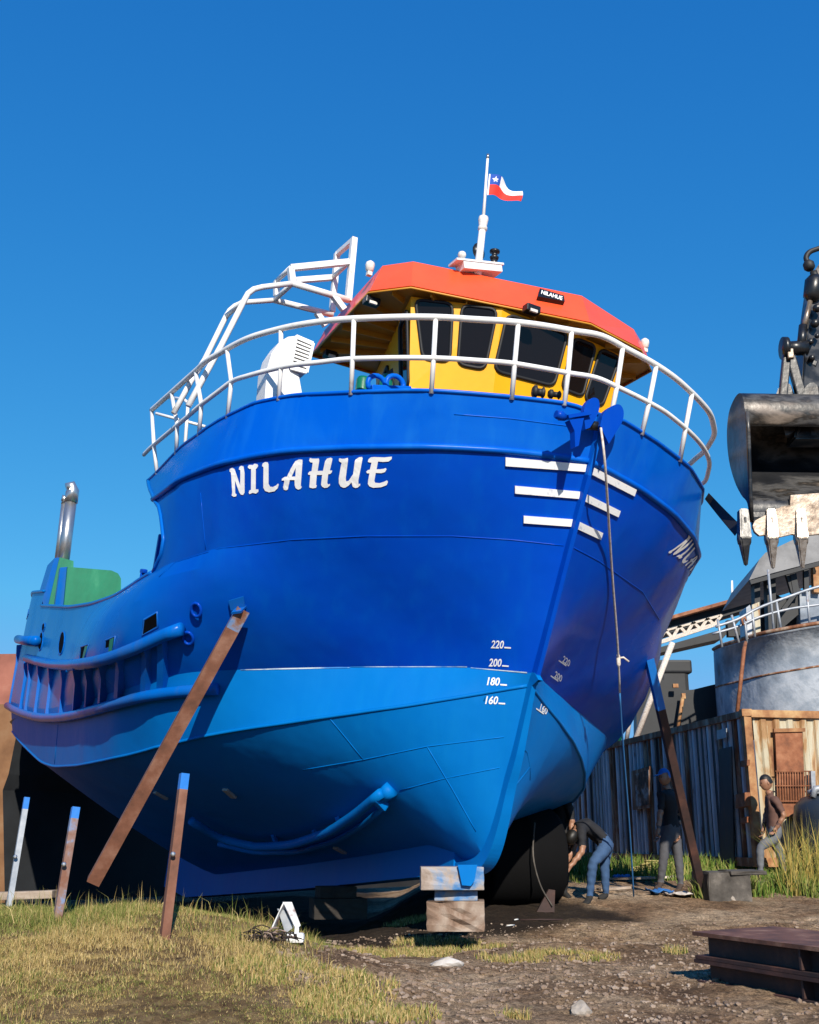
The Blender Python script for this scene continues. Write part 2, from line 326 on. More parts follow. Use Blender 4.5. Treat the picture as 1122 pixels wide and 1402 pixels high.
def ground_material():
    m, nt, b = new_mat('dirt_and_gravel')
    n1 = noise(nt, 0.9, 7, 0.65, dist=0.4); n2 = noise(nt, 9, 6, 0.7); n3 = noise(nt, 38, 8, 0.8)
    r1 = ramp(nt, [(0.28, (0.13, 0.078, 0.048)), (0.42, (0.28, 0.175, 0.100)), (0.54, (0.42, 0.29, 0.178)), (0.70, (0.55, 0.42, 0.29))])
    nt.links.new(n1.outputs['Fac'], r1.inputs[0])
    r2 = ramp(nt, [(0.32, (0.35,)*3), (0.5, (0.95,)*3), (0.72, (1.45,)*3)]); nt.links.new(n2.outputs['Fac'], r2.inputs[0])
    r3 = ramp(nt, [(0.38, (0.38,)*3), (0.5, (0.95,)*3), (0.62, (1.5,)*3)]); nt.links.new(n3.outputs['Fac'], r3.inputs[0])
    a = nt.nodes.new('ShaderNodeMix'); a.data_type = 'RGBA'; a.blend_type = 'MULTIPLY'; a.inputs[0].default_value = 1
    nt.links.new(r1.outputs[0], a.inputs[6]); nt.links.new(r2.outputs[0], a.inputs[7])
    c = nt.nodes.new('ShaderNodeMix'); c.data_type = 'RGBA'; c.blend_type = 'MULTIPLY'; c.inputs[0].default_value = 1
    nt.links.new(a.outputs[2], c.inputs[6]); nt.links.new(r3.outputs[0], c.inputs[7])
    oi = nt.nodes.new('ShaderNodeAttribute'); oi.attribute_name = 'painted_shade'
    o2 = nt.nodes.new('ShaderNodeMix'); o2.data_type = 'RGBA'; o2.inputs[7].default_value = (0.018, 0.014, 0.012, 1)  # near-black tone that paints the shade under the ship into the dirt
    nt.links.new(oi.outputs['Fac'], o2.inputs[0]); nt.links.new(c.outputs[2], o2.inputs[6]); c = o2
    at_ = nt.nodes.new('ShaderNodeAttribute'); at_.attribute_name = 'turf'
    g = nt.nodes.new('ShaderNodeMix'); g.data_type = 'RGBA'; rt = ramp(nt, [(0.30, (0.075, 0.042, 0.020)), (0.5, (0.21, 0.135, 0.06)), (0.68, (0.36, 0.25, 0.115))]); nt.links.new(n2.outputs['Fac'], rt.inputs[0]); nt.links.new(rt.outputs[0], g.inputs[7])
    nt.links.new(at_.outputs['Fac'], g.inputs[0]); nt.links.new(c.outputs[2], g.inputs[6]); nt.links.new(g.outputs[2], b.inputs['Base Color'])
    b.inputs['Roughness'].default_value = 0.95; b.inputs['Specular IOR Level'].default_value = 0.15
    bump(nt, b, n2.outputs['Fac'], 1.0, 0.09); bump(nt, b, n3.outputs['Fac'], 0.9, 0.025)
    return m
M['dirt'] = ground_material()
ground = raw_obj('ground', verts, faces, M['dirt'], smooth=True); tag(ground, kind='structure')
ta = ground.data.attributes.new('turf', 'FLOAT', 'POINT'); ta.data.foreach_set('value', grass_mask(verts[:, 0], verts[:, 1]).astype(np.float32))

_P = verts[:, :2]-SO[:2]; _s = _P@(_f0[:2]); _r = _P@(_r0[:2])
painted_shade = np.maximum(0, 1-np.maximum(np.abs(_r)/3.0, np.abs(_s+7.3)/7.0))  # shade of the hull's footprint, painted into the ground colour
oa = ground.data.attributes.new('painted_shade', 'FLOAT', 'POINT'); _o2 = 1-smooth(-1.2, -0.4, verts[:, 0]+0.3*(vnoise(verts[:, 0], verts[:, 1], 92)-.5)); _o2 = _o2*smooth(10.9, 11.8, verts[:, 1])*(1-smooth(30, 40, verts[:, 1]))  # same painted shade over the ground to the left and behind
oa.data.foreach_set('value', (0.93*np.maximum(_o2, smooth(0, 0.12, painted_shade+0.10*(vnoise(verts[:, 0]*2, verts[:, 1]*2, 91)-.5)))).astype(np.float32))

# ================================================================== THE BLUE SHIP
ship = thing('fishing_vessel', 'big blue workboat on timber blocks with NILAHUE on its bow and yellow wheelhouse', 'boat', matrix=SHIP_MAT)
BMAX = 3.25
S_END = -15.6
def taper(s):
    q = np.clip((-11.2-np.asarray(s, float))/(-11.2-S_END), 0, 1); return (1-q**3.0)**(1/2.2)
TAB = {
 'top':  (1.70, [(0, 0), (.03, .12), (.1, .38), (.2, .68), (.3, .98), (.6, 1.68), (1, 2.22), (1.5, 2.63), (2.2, 2.96), (3.2, 3.18), (4.5, 3.25)]),
 'rub':  (1.56, [(0, 0), (.1, .28), (.3, .90), (.6, 1.58), (1, 2.20), (1.5, 2.72), (2.2, 3.14), (3.2, 3.38), (4.5, 3.40)]),
 'seam': (1.25, [(0, 0), (.1, .20), (.3, .62), (.6, 1.16), (1, 1.80), (1.5, 2.42), (2.2, 3.02), (3, 3.30), (4, 3.38), (5, 3.40)]),
 'boot': (0.78, [(0, 0), (.1, .10), (.3, .26), (.6, .51), (1, .92), (1.5, 1.50), (2, 2.14), (2.5, 2.78), (3.1, 3.20), (4, 3.38), (5.2, 3.40)]),
 'chine': (0.71, [(0, 0), (.1, .12), (.3, .37), (.6, .78), (1, 1.25), (1.5, 1.73), (2, 2.15), (2.6, 2.58), (3.3, 2.92), (4.2, 3.15), (5.5, 3.26)]),
 'rail': (1.66, [(0, 0), (.02, .40), (.06, .75), (.15, 1.12), (.3, 1.5), (.6, 2.02), (1, 2.42), (1.5, 2.76), (2.2, 3.06), (3.2, 3.28), (4.5, 3.34)]),
 'mid':  (1.66, [(0, 0), (.02, .30), (.06, .62), (.15, .98), (.3, 1.36), (.6, 1.92), (1, 2.36), (1.5, 2.72), (2.2, 3.04), (3.2, 3.26), (4.5, 3.34)]),
}
PXL = {
 'top': [(207, 655), (250, 610), (300, 575), (350, 551), (400, 541), (480, 537), (560, 534), (620, 536), (700, 543), (780, 552), (822, 568)],
 'rub': [(213, 683), (250, 655), (300, 636), (350, 624), (400, 617), (480, 613), (560, 612), (620, 613), (700, 618), (770, 626), (808, 632)],
 'seam': [(26, 829), (58, 829), (96, 831), (128, 826), (160, 815), (192, 794), (205, 785), (240, 769), (300, 750), (400, 738), (500, 733), (620, 733), (700, 738), (778, 747)],
 'boot': [(14, 960), (44, 969), (64, 971), (99, 964), (134, 955), (190, 938), (240, 922), (320, 917), (400, 914), (560, 912), (650, 914), (733, 922)],
 'chine': [(11, 991), (26, 1014), (43, 1031), (57, 1044), (74, 1050), (108, 1048), (171, 1035), (234, 1018), (314, 1001), (350, 996), (452, 981), (560, 966), (620, 956), (727, 938)],
 'rail': [(203, 566), (286, 492), (334, 465), (385, 449), (453, 438), (540, 434), (600, 434), (710, 441), (781, 452), (816, 460)],
 'mid': [(209, 611), (273, 557), (318, 521), (385, 502), (482, 491), (540, 490), (600, 490), (701, 497), (774, 510), (812, 517)],
}
def bfun(name, s):
    s0, tb = TAB[name]; u = s0-np.asarray(s, float)
    return np.interp(u, [p[0] for p in tb], [p[1] for p in tb])*taper(s)
def solve_curve(name, S):
    poly = PXL[name]; X = [p[0] for p in poly]; Yp = [p[1] for p in poly]
    zs = np.linspace(0.2, 7.5, 500); out = np.full(len(S), np.nan); xx = np.full(len(S), np.nan)
    for i, s in enumerate(S):
        b = float(bfun(name, s))
        P = SO+s*SF+b*SR+zs[:, None]*SU; q = proj(P)
        e = q[:, 1]-np.interp(q[:, 0], X, Yp)
        k = np.where(np.sign(e[:-1]) != np.sign(e[1:]))[0]
        if len(k) == 0: continue
        k = k[0]; t = e[k]/(e[k]-e[k+1]); out[i] = zs[k]+t*(zs[1]-zs[0]); xx[i] = q[k, 0]
    ok = ~np.isnan(out); ok &= (xx >= X[0]-3)
    # beyond the outline seen from here hold the last height
    idx = np.where(ok)[0]; last = idx[np.argmin(xx[idx])]
    out[last+1:] = out[last]
    out = np.interp(np.arange(len(S)), np.where(~np.isnan(out))[0], out[~np.isnan(out)])
    ker = np.array([1, 2, 3, 2, 1])/9.0
    pad = np.concatenate([[out[0]]*2, out, [out[-1]]*2]); sm = np.convolve(pad, ker, 'valid'); sm[0] = out[0]
    return sm
NV = 96
VV = np.linspace(0, 1, NV)**1.7
CUR = {}
for nm in ('chine', 'boot', 'seam', 'rub', 'top', 'rail', 'mid'):
    s0 = TAB[nm][0]
    if nm in ('chine', 'boot', 'seam'): S = s0+(S_END-s0)*VV
    else: S = s0+(-4.6-s0)*VV
    B = bfun(nm, S)
    if nm not in ('rail', 'mid'): B[0] = 0.0
    CUR[nm] = np.stack([S, B, solve_curve(nm, S)], -1)
def cur_at(nm, s):
    c = CUR[nm]; return np.array([s, np.interp(-s, -c[:, 0], c[:, 1]), np.interp(-s, -c[:, 0], c[:, 2])])
STEM = [plane(x, y, 1, 0) for x, y in [(625, 1197), (648, 1193), (664, 1183), (676, 1160), (687, 1120), (696, 1078), (708, 1032), (727, 938), (733, 922), (778, 747), (808, 632), (822, 568)]]
stem_s = np.array([p[0] for p in STEM]); stem_z = np.array([p[2] for p in STEM])
KEEL = [plane(x, y, 1, 0) for x, y in [(590, 1201), (420, 1218), (260, 1229)]]
def keel_z(s):
    return np.interp(s, [-16, -11, KEEL[2][0], KEEL[1][0], KEEL[0][0], stem_s[0]], [-0.9, -1.0, KEEL[2][2], KEEL[1][2], KEEL[0][2], stem_z[0]])
def bottom_z(s):
    k = keel_z(s)+0.30
    if s > stem_s[0]-0.6:
        st = np.interp(s, stem_s[:8], stem_z[:8]); w = smooth(stem_s[0]-0.6, stem_s[0]+0.25, s); k = k*(1-w)+max(st, k-0.15)*w if s < stem_s[2] else st
    if s < -8.5: k = k+(-8.5-s)*0.32
    return float(k)
def bm_grid(bm, rows, mats_rows, flip=False, vmap=None):
    R = []
    for r in rows: R.append([bm.verts.new(L(q)) for q in r])
    for j in range(len(R)-1):
        for i in range(len(R[0])-1):
            q = [R[j][i], R[j][i+1], R[j+1][i+1], R[j+1][i]]
            if flip: q = q[::-1]
            try: f = bm.faces.new(q); f.material_index = mats_rows[j]; f.smooth = True
            except ValueError: pass
def pchip_rows(levels, nsub):
    """monotone-ish cubic across level curves (lists of arrays NV x 3), nsub rows between"""
    Lv = np.array(levels); n = len(Lv); rows = [Lv[0]]; tang = np.zeros_like(Lv)
    for k in range(n):
        if k == 0: tang[k] = Lv[1]-Lv[0]
        elif k == n-1: tang[k] = Lv[-1]-Lv[-2]
        else: tang[k] = 0.5*(Lv[k+1]-Lv[k-1])
    for k in range(n-1):
        for i in range(1, nsub+1):
            t = i/nsub; h00 = 2*t**3-3*t*t+1; h10 = t**3-2*t*t+t; h01 = -2*t**3+3*t*t; h11 = t**3-t*t
            rows.append(h00*Lv[k]+h10*tang[k]+h01*Lv[k+1]+h11*tang[k+1])
    return rows
# aft edge of the raised forecastle side (S-shaped cut-out)
EDGE = [plane(x, y, 1, bb) for x, y, bb in [(205, 783, 3.38), (213, 762, 3.40), (217, 740, 3.42), (218, 712, 3.42), (217, 692, 3.40), (210, 676, 3.34), (204, 668, 3.31), (204, 655, 3.22)]]
ez = np.array([p[2] for p in EDGE]); es = np.array([p[0] for p in EDGE])
o_ = np.argsort(ez); ez = ez[o_]; es = es[o_]
bmh = bmesh.new()
seam_rows = pchip_rows([CUR['chine'], CUR['boot'], CUR['seam']], 6)
for k in range(1, 6): seam_rows[k] = CUR['chine']*(1-k/6)+CUR['boot']*(k/6)      # flat plating from chine to waterline
for k in range(1, 6):          # the sides belly out a little between waterline and deck line
    t = k/6; r = seam_rows[6+k]; r[:, 1] += 0.30*4*t*(1-t)*smooth(0.1, -0.9, r[:, 0])*(1-smooth(-3.5, -7.0, r[:, 0]))*smooth(0, .5, r[:, 1])
for side in (1, -1):
    sg = np.array([1, side, 1])
    bm_grid(bmh, [r*sg for r in seam_rows], [1]*6+[0]*6, flip=(side < 0))
    # bottom
    rows = []
    for w in np.linspace(0, 1, 12):
        row = []
        for q in CUR['chine']:
            bz = bottom_z(q[0]); row.append((q[0], side*q[1]*w+side*0.001, bz+(q[2]-bz)*w**1.22))
        rows.append(row)
    bm_grid(bmh, rows, [1]*11, flip=(side < 0))
    # raised forecastle side: seam -> rub -> top, cut off by the S edge
    up_rows = []
    n_a, n_b = 7, 5
    U = np.linspace(0, 1, NV)**1.7
    def up_curve(fr):   # fr 0..1 seam..rub, 1..2 rub..top
        a, b, t = ('seam', 'rub', fr) if fr <= 1 else ('rub', 'top', fr-1)
        s0 = TAB[a][0]*(1-t)+TAB[b][0]*t
        pts = None; s_end = -3.6
        for _ in range(6):
            pa = cur_at(a, s_end-(0)); pb = cur_at(b, s_end)
            z = pa[2]*(1-t)+pb[2]*t; s_end = float(np.interp(z, ez, es))
        S = s0+(s_end-s0)*U; r = []
        for i, s in enumerate(S):
            u = s0-s; pa = cur_at(a, TAB[a][0]-u); pb = cur_at(b, TAB[b][0]-u)
            tt = t
            bb = pa[1]*(1-tt)+pb[1]*tt; zz = pa[2]*(1-tt)+pb[2]*tt
            if fr <= 1: bb += 0.07*4*t*(1-t)*min(1, u/0.5)*np.exp(-u/2.5)   # slight flare
            r.append((s, bb, zz))
        return np.array(r)
    rows = [up_curve(f) for f in list(np.linspace(0, 1, n_a))+list(np.linspace(1, 2, n_b))[1:]]
    bm_grid(bmh, [r*sg for r in rows], [0]*(n_a-1)+[2]*(n_b-1), flip=(side < 0))
    if side == 1: UP = rows
# raised bulwark across the stern quarter
_q = proj(SO+CUR['seam'][:, :1]*SF+CUR['seam'][:, 1:2]*SR+CUR['seam'][:, 2:]*SU)[:, 0]
_j = int(np.where(_q < 59)[0][0]); S_STEP = float(CUR['seam'][_j, 0])+0.001
stern_top = []
bmesh.ops.remove_doubles(bmh, verts=bmh.verts, dist=0.0015)
for side in (1, -1):
    aft = CUR['seam'][CUR['seam'][:, 0] < S_STEP]
    lo = [(q[0], side*q[1], q[2]-0.004) for q in aft]; hi = [(q[0], side*q[1]*0.997, q[2]+0.27) for q in aft]
    bm_grid(bmh, [lo, hi], [0], flip=(side < 0))
bmesh.ops.recalc_face_normals(bmh, faces=bmh.faces)
BVH = BVHTree.FromBMesh(bmh)
me = bpy.data.meshes.new('hull'); bmh.to_mesh(me); bmh.free()
for m in (M['navy'], M['boot'], M['bulwark']): me.materials.append(m)
me.set_sharp_from_angle(angle=radians(19))
hull = link(bpy.data.objects.new('hull', me), ship)

EYE_L = L(to_ship(EYE))
def dir_l(px, py): return L(SM3@ray(px, py)).normalized()
def proj_l(p): return proj(ship_world((p[0], -p[1], p[2])))
def hull_hit(px, py):
    h = BVH.ray_cast(EYE_L, dir_l(px, py))
    if h[0] is None: return None
    n = h[1]
    if n.dot(dir_l(px, py)) > 0: n = -n
    return h[0], n
def on_hull(px, py, off=0.0, it=3):
    qx, qy = px, py; p = None
    for _ in range(it if off > 0.02 else 1):
        h = hull_hit(qx, qy)
        if h is None: break
        p = h[0]+h[1]*off; e = proj_l(p); qx += (px-e[0]); qy += (py-e[1])
    if p is None:
        # just past the outline: nearest point of the hull to the sight line
        d = dir_l(px, py); best = None
        for k in np.arange(9, 26, 0.25):
            c = EYE_L+d*float(k); l, n, i, ds = BVH.find_nearest(c)
            if best is None or ds < best[0]: best = (ds, l, n)
        p = best[1]+best[2]*off
    return p
def dense(poly, step=12):
    out = []
    for a, b in zip(poly[:-1], poly[1:]):
        n = max(1, int(math.hypot(b[0]-a[0], b[1]-a[1])/step))
        out += [(a[0]+(b[0]-a[0])*k/n, a[1]+(b[1]-a[1])*k/n) for k in range(n)]
    return out+[poly[-1]]
def hull_tube(name, poly, r, m, off=0.0, seg=8, step=12, sm=True):
    pts = [on_hull(x, y, off) for x, y in dense(poly, step)]
    if sm and len(pts) > 4:
        q = pts[:]; 
        for i in range(1, len(q)-1): pts[i] = (q[i-1]+q[i]*2+q[i+1])/4
    bm = bmesh.new(); add_tube(bm, pts, r, seg); return mesh_obj(name, bm, m, ship)
def hull_patch(bm, quad, nx, ny, off, thick=0.0, mi=0):
    """quad of pixels (tl,tr,br,bl) laid on the hull"""
    tl, tr, br, bl = [np.array(q, float) for q in quad]; G = []
    for j in range(ny+1):
        v = j/ny; row = []
        for i in range(nx+1):
            u = i/nx; q = (tl*(1-u)+tr*u)*(1-v)+(bl*(1-u)+br*u)*v
            h = hull_hit(*q)
            if h is None: h = (on_hull(*q), Vector((0, 0, 1)))
            row.append((h[0]+h[1]*off, h[0]-h[1]*0.01))
        G.append(row)
    V = [[bm.verts.new(p[0]) for p in r] for r in G]
    for j in range(ny):
        for i in range(nx):
            f = bm.faces.new((V[j][i], V[j][i+1], V[j+1][i+1], V[j+1][i])); f.material_index = mi
    if thick:
        ring = [(0, i) for i in range(nx+1)]+[(j, nx) for j in range(1, ny+1)]+[(ny, i) for i in range(nx-1, -1, -1)]+[(j, 0) for j in range(ny-1, 0, -1)]
        W = [bm.verts.new(G[j][i][1]) for j, i in ring]; n = len(ring)
        for k in range(n):
            a, b = ring[k], ring[(k+1) % n]
            f = bm.faces.new((V[a[0]][a[1]], W[k], W[(k+1) % n], V[b[0]][b[1]])); f.material_index = mi

# stem bar: box bar down the stem and round the forefoot
bm = bmesh.new()
pts = spline([L(p)+Vector((0.045, 0, -0.012)) for p in STEM], 5)
prev = None; ring = []
for i, p in enumerate(pts):
    t = ((pts[min(i+1, len(pts)-1)]-pts[max(i-1, 0)])).normalized(); n = Vector((t.z, 0, -t.x)); hw = 0.024 if p.z > 1.9 else 0.024+0.026*(1.9-p.z)
    r = [bm.verts.new(p+n*0.02+Vector((0, hw, 0))), bm.verts.new(p+n*0.02-Vector((0, hw, 0))), bm.verts.new(p-n*0.12-Vector((0, hw*1.1, 0))), bm.verts.new(p-n*0.12+Vector((0, hw*1.1, 0)))]
    if prev:
        for k in range(4):
            f = bm.faces.new((prev[k], prev[(k+1) % 4], r[(k+1) % 4], r[k])); f.material_index = 1 if p.z < 1.93 else (0 if p.z < 4.0 else 2); f.smooth = False
    else: bm.faces.new(r[::-1]).material_index = 1
    prev = r
bm.faces.new(prev)
bmesh.ops.recalc_face_normals(bm, faces=bm.faces)
mesh_obj('stem_bar', bm, [M['navy'], M['boot'], M['bulwark']], ship)
# bar keel
bm = bmesh.new()
S = np.linspace(stem_s[0]+0.1, -11.5, 30)
prev = None
for s in S:
    zk = float(keel_z(s)); r = [bm.verts.new(L(q)) for q in [(s, .10, zk), (s, -.10, zk), (s, -.10, zk+.42+(0.32*max(0, -8.5-s))), (s, .10, zk+.42+(0.32*max(0, -8.5-s)))]]
    if prev:
        for k in range(4): bm.faces.new((prev[k], prev[(k+1) % 4], r[(k+1) % 4], r[k]))
    else: bm.faces.new(r)
    prev = r
bm.faces.new(prev[::-1]); bmesh.ops.recalc_face_normals(bm, faces=bm.faces)
mesh_obj('keel', bm, M['boot'], ship)
# curved rails on both sides: rub rail, chine bar, cap
def resample(pts, d=0.07):
    P = [np.asarray(pts[0], float)]
    for p in pts[1:]:
        p = np.asarray(p, float); g = np.linalg.norm(p-P[-1])
        if g > d:
            k = int(g/(2*d)); P += [P[-1]+(p-P[-1])*(j+1)/(k+1) for j in range(k)]; P.append(p)
    return P
def side_tube(name, pts, r, m, seg=8, lift=0.0):
    pts = resample(pts)
    for sd in (1, -1):
        bm = bmesh.new(); add_tube(bm, [L((q[0], sd*(q[1]+lift), q[2])) for q in pts], r, seg); mesh_obj(name, bm, m, ship)
rub = UP[6]; top = UP[-1]
side_tube('rub_rail', rub[1::2], 0.035, M['bulwark'], lift=0.012)
side_tube('cap_rail', top[1::2], 0.022, M['bulwark'])
side_tube('chine_bar', CUR['chine'][2:-2:1], 0.020, M['boot'], 6)
_q = proj(SO+CUR['seam'][:, :1]*SF+CUR['seam'][:, 1:2]*SR+CUR['seam'][:, 2:]*SU)[:, 0]
ms = CUR['seam'][(CUR['seam'][:, 0] < es[0]+0.02) & (CUR['seam'][:, 0] > S_STEP-.05)]
side_tube('bulwark_cap', ms, 0.028, M['bulwark'])
ms = CUR['seam'][(CUR['seam'][:, 0] < S_STEP)] + np.array([0, 0, .27])
side_tube('bulwark_cap', ms[:-1], 0.028, M['bulwark'])
edge_pts = [r[-1] for r in UP]
side_tube('cap_rail', edge_pts, 0.026, M['bulwark'])
# decks and forecastle bulkhead
bm = bmesh.new()
DK = 3.62
fs = [p*np.array([1, .97, 1]) for p in UP[2] if p[0] > -3.4][::3]
a = [L((p[0]-0.05, p[1]*0.985, DK)) for p in fs]; b = [L((p[0]-0.05, -p[1]*0.985, DK)) for p in fs]
A = [bm.verts.new(p) for p in a]; Bv = [bm.verts.new(p) for p in b]
for i in range(len(A)-1):
    if i == 0: bm.faces.new((A[0], A[1], Bv[1]))
    else: bm.faces.new((A[i], A[i+1], Bv[i+1], Bv[i]))
add_box(bm, L((-3.35, 0, 2.7)), (0.06, 6.2, 1.85))
mesh_obj('forecastle_deck', bm, M['blue_part'], ship)
bm = bmesh.new(); ms = CUR['seam'][CUR['seam'][:, 0] < -3.0][::3]
A = [bm.verts.new(L((p[0], p[1]*0.985, 1.75))) for p in ms]; Bv = [bm.verts.new(L((p[0], -p[1]*0.985, 1.75))) for p in ms]
for i in range(len(A)-1): bm.faces.new((A[i], A[i+1], Bv[i+1], Bv[i]))
mesh_obj('main_deck', bm, M['green'], ship)

# weld seams
WELDS = [[(218, 790), (240, 770), (300, 751), (400, 739), (500, 734), (620, 734), (700, 739), (772, 747)], [(786, 750), (820, 768), (880, 810), (903, 848)],
 [(275, 675), (278, 710), (282, 752)], [(622, 567), (700, 573), (800, 586)], [(452, 984), (472, 1008), (498, 1040)], [(415, 1054), (498, 1040), (585, 1022), (690, 1009)],
 [(585, 1022), (620, 1081), (652, 1138)], [(548, 1082), (608, 1066), (684, 1051)], [(714, 1020), (722, 1030), (726, 1050), (726, 1068)], [(726, 1050), (706, 1076)], [(75, 1046), (80, 992)], [(668, 940), (663, 960)]]
for w in WELDS:
    pts = [on_hull(x, y) for x, y in dense(w, 14)]
    if len(pts) > 1:
        bm = bmesh.new(); add_tube(bm, pts, 0.0065, 5); mesh_obj('weld_seam', bm, M['boot'] if w[0][1] > 925 else (M['bulwark'] if w[0][1] < 600 else M['navy']), ship)
bm = bmesh.new(); 
for a, b in [((330, 916), (480, 913)), ((480, 912), (640, 912)), ((645, 913.5), (722, 920))]:
    hull_patch(bm, (a, b, (b[0], b[1]+1.7), (a[0], a[1]+1.7)), 10, 1, 0.006)
mesh_obj('masking_line', bm, mat('pale_waterline_tape', [(0.40, (0.02, 0.16, 0.46)), (0.56, (0.42, 0.50, 0.56))], 3, 0.7, bump_s=0), ship)

# white strips on the bow
for quad in [((692, 626), (803, 636), (801, 646), (692, 638)), ((705, 665), (794, 673), (793, 683), (705, 675.5)), ((717, 706), (784, 711), (782, 721), (717, 716)),
             ((808, 638), (870, 670), (867, 679), (806, 648)), ((799, 675), (848, 699), (845, 707.5), (797, 685)), ((790, 713), (824, 729), (821, 738.5), (787, 723))]:
    bm = bmesh.new(); hull_patch(bm, quad, 14, 3, 0.024, 1)
    bmesh.ops.recalc_face_normals(bm, faces=bm.faces); mesh_obj('bow_strip', bm, M['strip_white'], ship)

# name lettering
def crop(pts, sc, ox, oy): return [(x/sc+ox, y/sc+oy) for x, y in pts]
LET = []
c1 = (9.35, 305, 610); c2 = (8.976, 420, 610)
LET.append([crop([(95, 330), (100, 300), (130, 285), (160, 300), (232, 512), (235, 320), (215, 305), (222, 275), (245, 260), (275, 268), (288, 350), (288, 600), (270, 632), (240, 628), (220, 600), (165, 450), (168, 610), (187, 628), (180, 650), (150, 657), (122, 640), (130, 600), (115, 350), (108, 340)], *c1)])
LET.append([crop([(330, 270), (345, 248), (395, 250), (415, 232), (455, 240), (462, 262), (445, 292), (432, 300), (430, 560), (465, 560), (465, 590), (435, 615), (390, 605), (350, 622), (340, 600), (350, 575), (370, 565), (372, 300), (350, 300), (332, 285)], *c1)])
LET.append([crop([(512, 265), (520, 230), (550, 212), (585, 215), (595, 240), (595, 490), (615, 525), (650, 530), (690, 510), (715, 485), (725, 500), (712, 545), (670, 585), (600, 598), (550, 580), (528, 540), (530, 275)], *c1)])
LET.append([crop([(980, 178), (935, 200), (880, 290), (828, 398), (800, 400), (765, 425), (762, 448), (790, 445), (795, 460), (780, 530), (790, 565), (820, 573), (840, 560), (865, 440), (925, 440), (925, 396), (890, 395), (940, 285)], *c1),
            crop([(980, 178), (1025, 180), (1028, 205), (1005, 510), (1018, 530), (1000, 555), (970, 563), (940, 545), (928, 510), (925, 440), (925, 396), (937, 394), (940, 285)], *c1)])
LET.append([crop([(35, 185), (45, 152), (75, 160), (125, 160), (155, 158), (160, 185), (140, 310), (205, 310), (232, 190), (255, 160), (300, 148), (322, 160), (315, 200), (290, 305), (318, 305), (315, 325), (295, 348), (270, 350), (258, 450), (265, 475), (293, 470), (290, 490), (260, 515), (225, 520), (195, 505), (182, 480), (195, 360), (130, 360), (120, 480), (130, 490), (120, 518), (80, 525), (40, 515), (38, 500), (50, 360), (25, 358), (22, 340), (40, 318), (65, 315), (80, 210), (50, 205)], *c2)])
LET.append([crop([(400, 180), (405, 155), (440, 162), (475, 160), (510, 150), (513, 175), (485, 400), (490, 438), (520, 430), (575, 350), (595, 195), (605, 170), (650, 142), (685, 138), (692, 155), (638, 430), (640, 470), (663, 468), (660, 490), (630, 515), (600, 520), (570, 505), (555, 450), (520, 490), (480, 515), (455, 518), (420, 500), (400, 460), (400, 400), (425, 250), (435, 210), (410, 200)], *c2)])
LET.append([crop([(755, 195), (765, 165), (790, 145), (830, 140), (960, 145), (1050, 135), (1048, 165), (1010, 195), (940, 200), (880, 195), (862, 290), (900, 290), (945, 285), (975, 275), (985, 290), (965, 325), (920, 338), (852, 335), (835, 430), (845, 455), (900, 460), (950, 445), (990, 425), (1003, 445), (985, 485), (920, 510), (820, 518), (775, 500), (755, 470), (760, 420), (775, 340), (745, 340), (735, 320), (755, 300), (780, 295), (800, 210), (765, 205)], *c2)])
row3 = UP[4]      # hull line about the height of the name
arc = np.concatenate([[0], np.cumsum(np.linalg.norm(np.diff(row3[:, :2], axis=0), axis=1))])
def arc_of(s): return float(np.interp(-s, -row3[:, 0], arc))
def s_of(a): return float(np.interp(a, arc, row3[:, 0]))
def fine_poly(poly, cuts=4.0):
    """triangulated polygon with no edge longer than cuts (pixels)"""
    bm = bmesh.new(); vs = [bm.verts.new((x, y, 0)) for x, y in poly]
    for t in tessellate_polygon([[Vector((x, y, 0)) for x, y in poly]]):
        try: bm.faces.new([vs[k] for k in t])
        except ValueError: pass
    for _ in range(5):
        es_ = [e for e in bm.edges if e.calc_length() > cuts]
        if not es_: break
        bmesh.ops.subdivide_edges(bm, edges=es_, cuts=1); bmesh.ops.triangulate(bm, faces=[f for f in bm.faces if len(f.verts) > 3])
    bm.verts.index_update(); V = [(v.co.x, v.co.y) for v in bm.verts]; T = [[v.index for v in f.verts] for f in bm.faces]; bm.free(); return V, T
pN = hull_hit(942, 733)[0]; aN = arc_of(pN.x)
P0 = hull_hit(LET[0][0][0][0], LET[0][0][0][1])[0]; a0 = arc_of(P0.x)
for let in LET:
    VS, VP, FF = [], [], []
    for poly in let:
        V, T = fine_poly(poly); base = len(VS)
        for x, y in V:
            p, n = hull_hit(x, y); VS.append(p+n*0.008)
            a = aN+(a0-arc_of(p.x)); s = s_of(a); z = p.z+(pN.z-P0.z)
            h = BVH.ray_cast(Vector((s, 12, z)), Vector((0, -1, 0))); q, nn = h[0], h[1]
            VP.append(q+(nn if nn.y > 0 else -nn)*0.008)
        FF += [[i+base for i in t] for t in T]
    raw_obj('name_letter', VS, FF, M['sign_white'], ship); raw_obj('name_letter', VP, FF, M['sign_white'], ship)

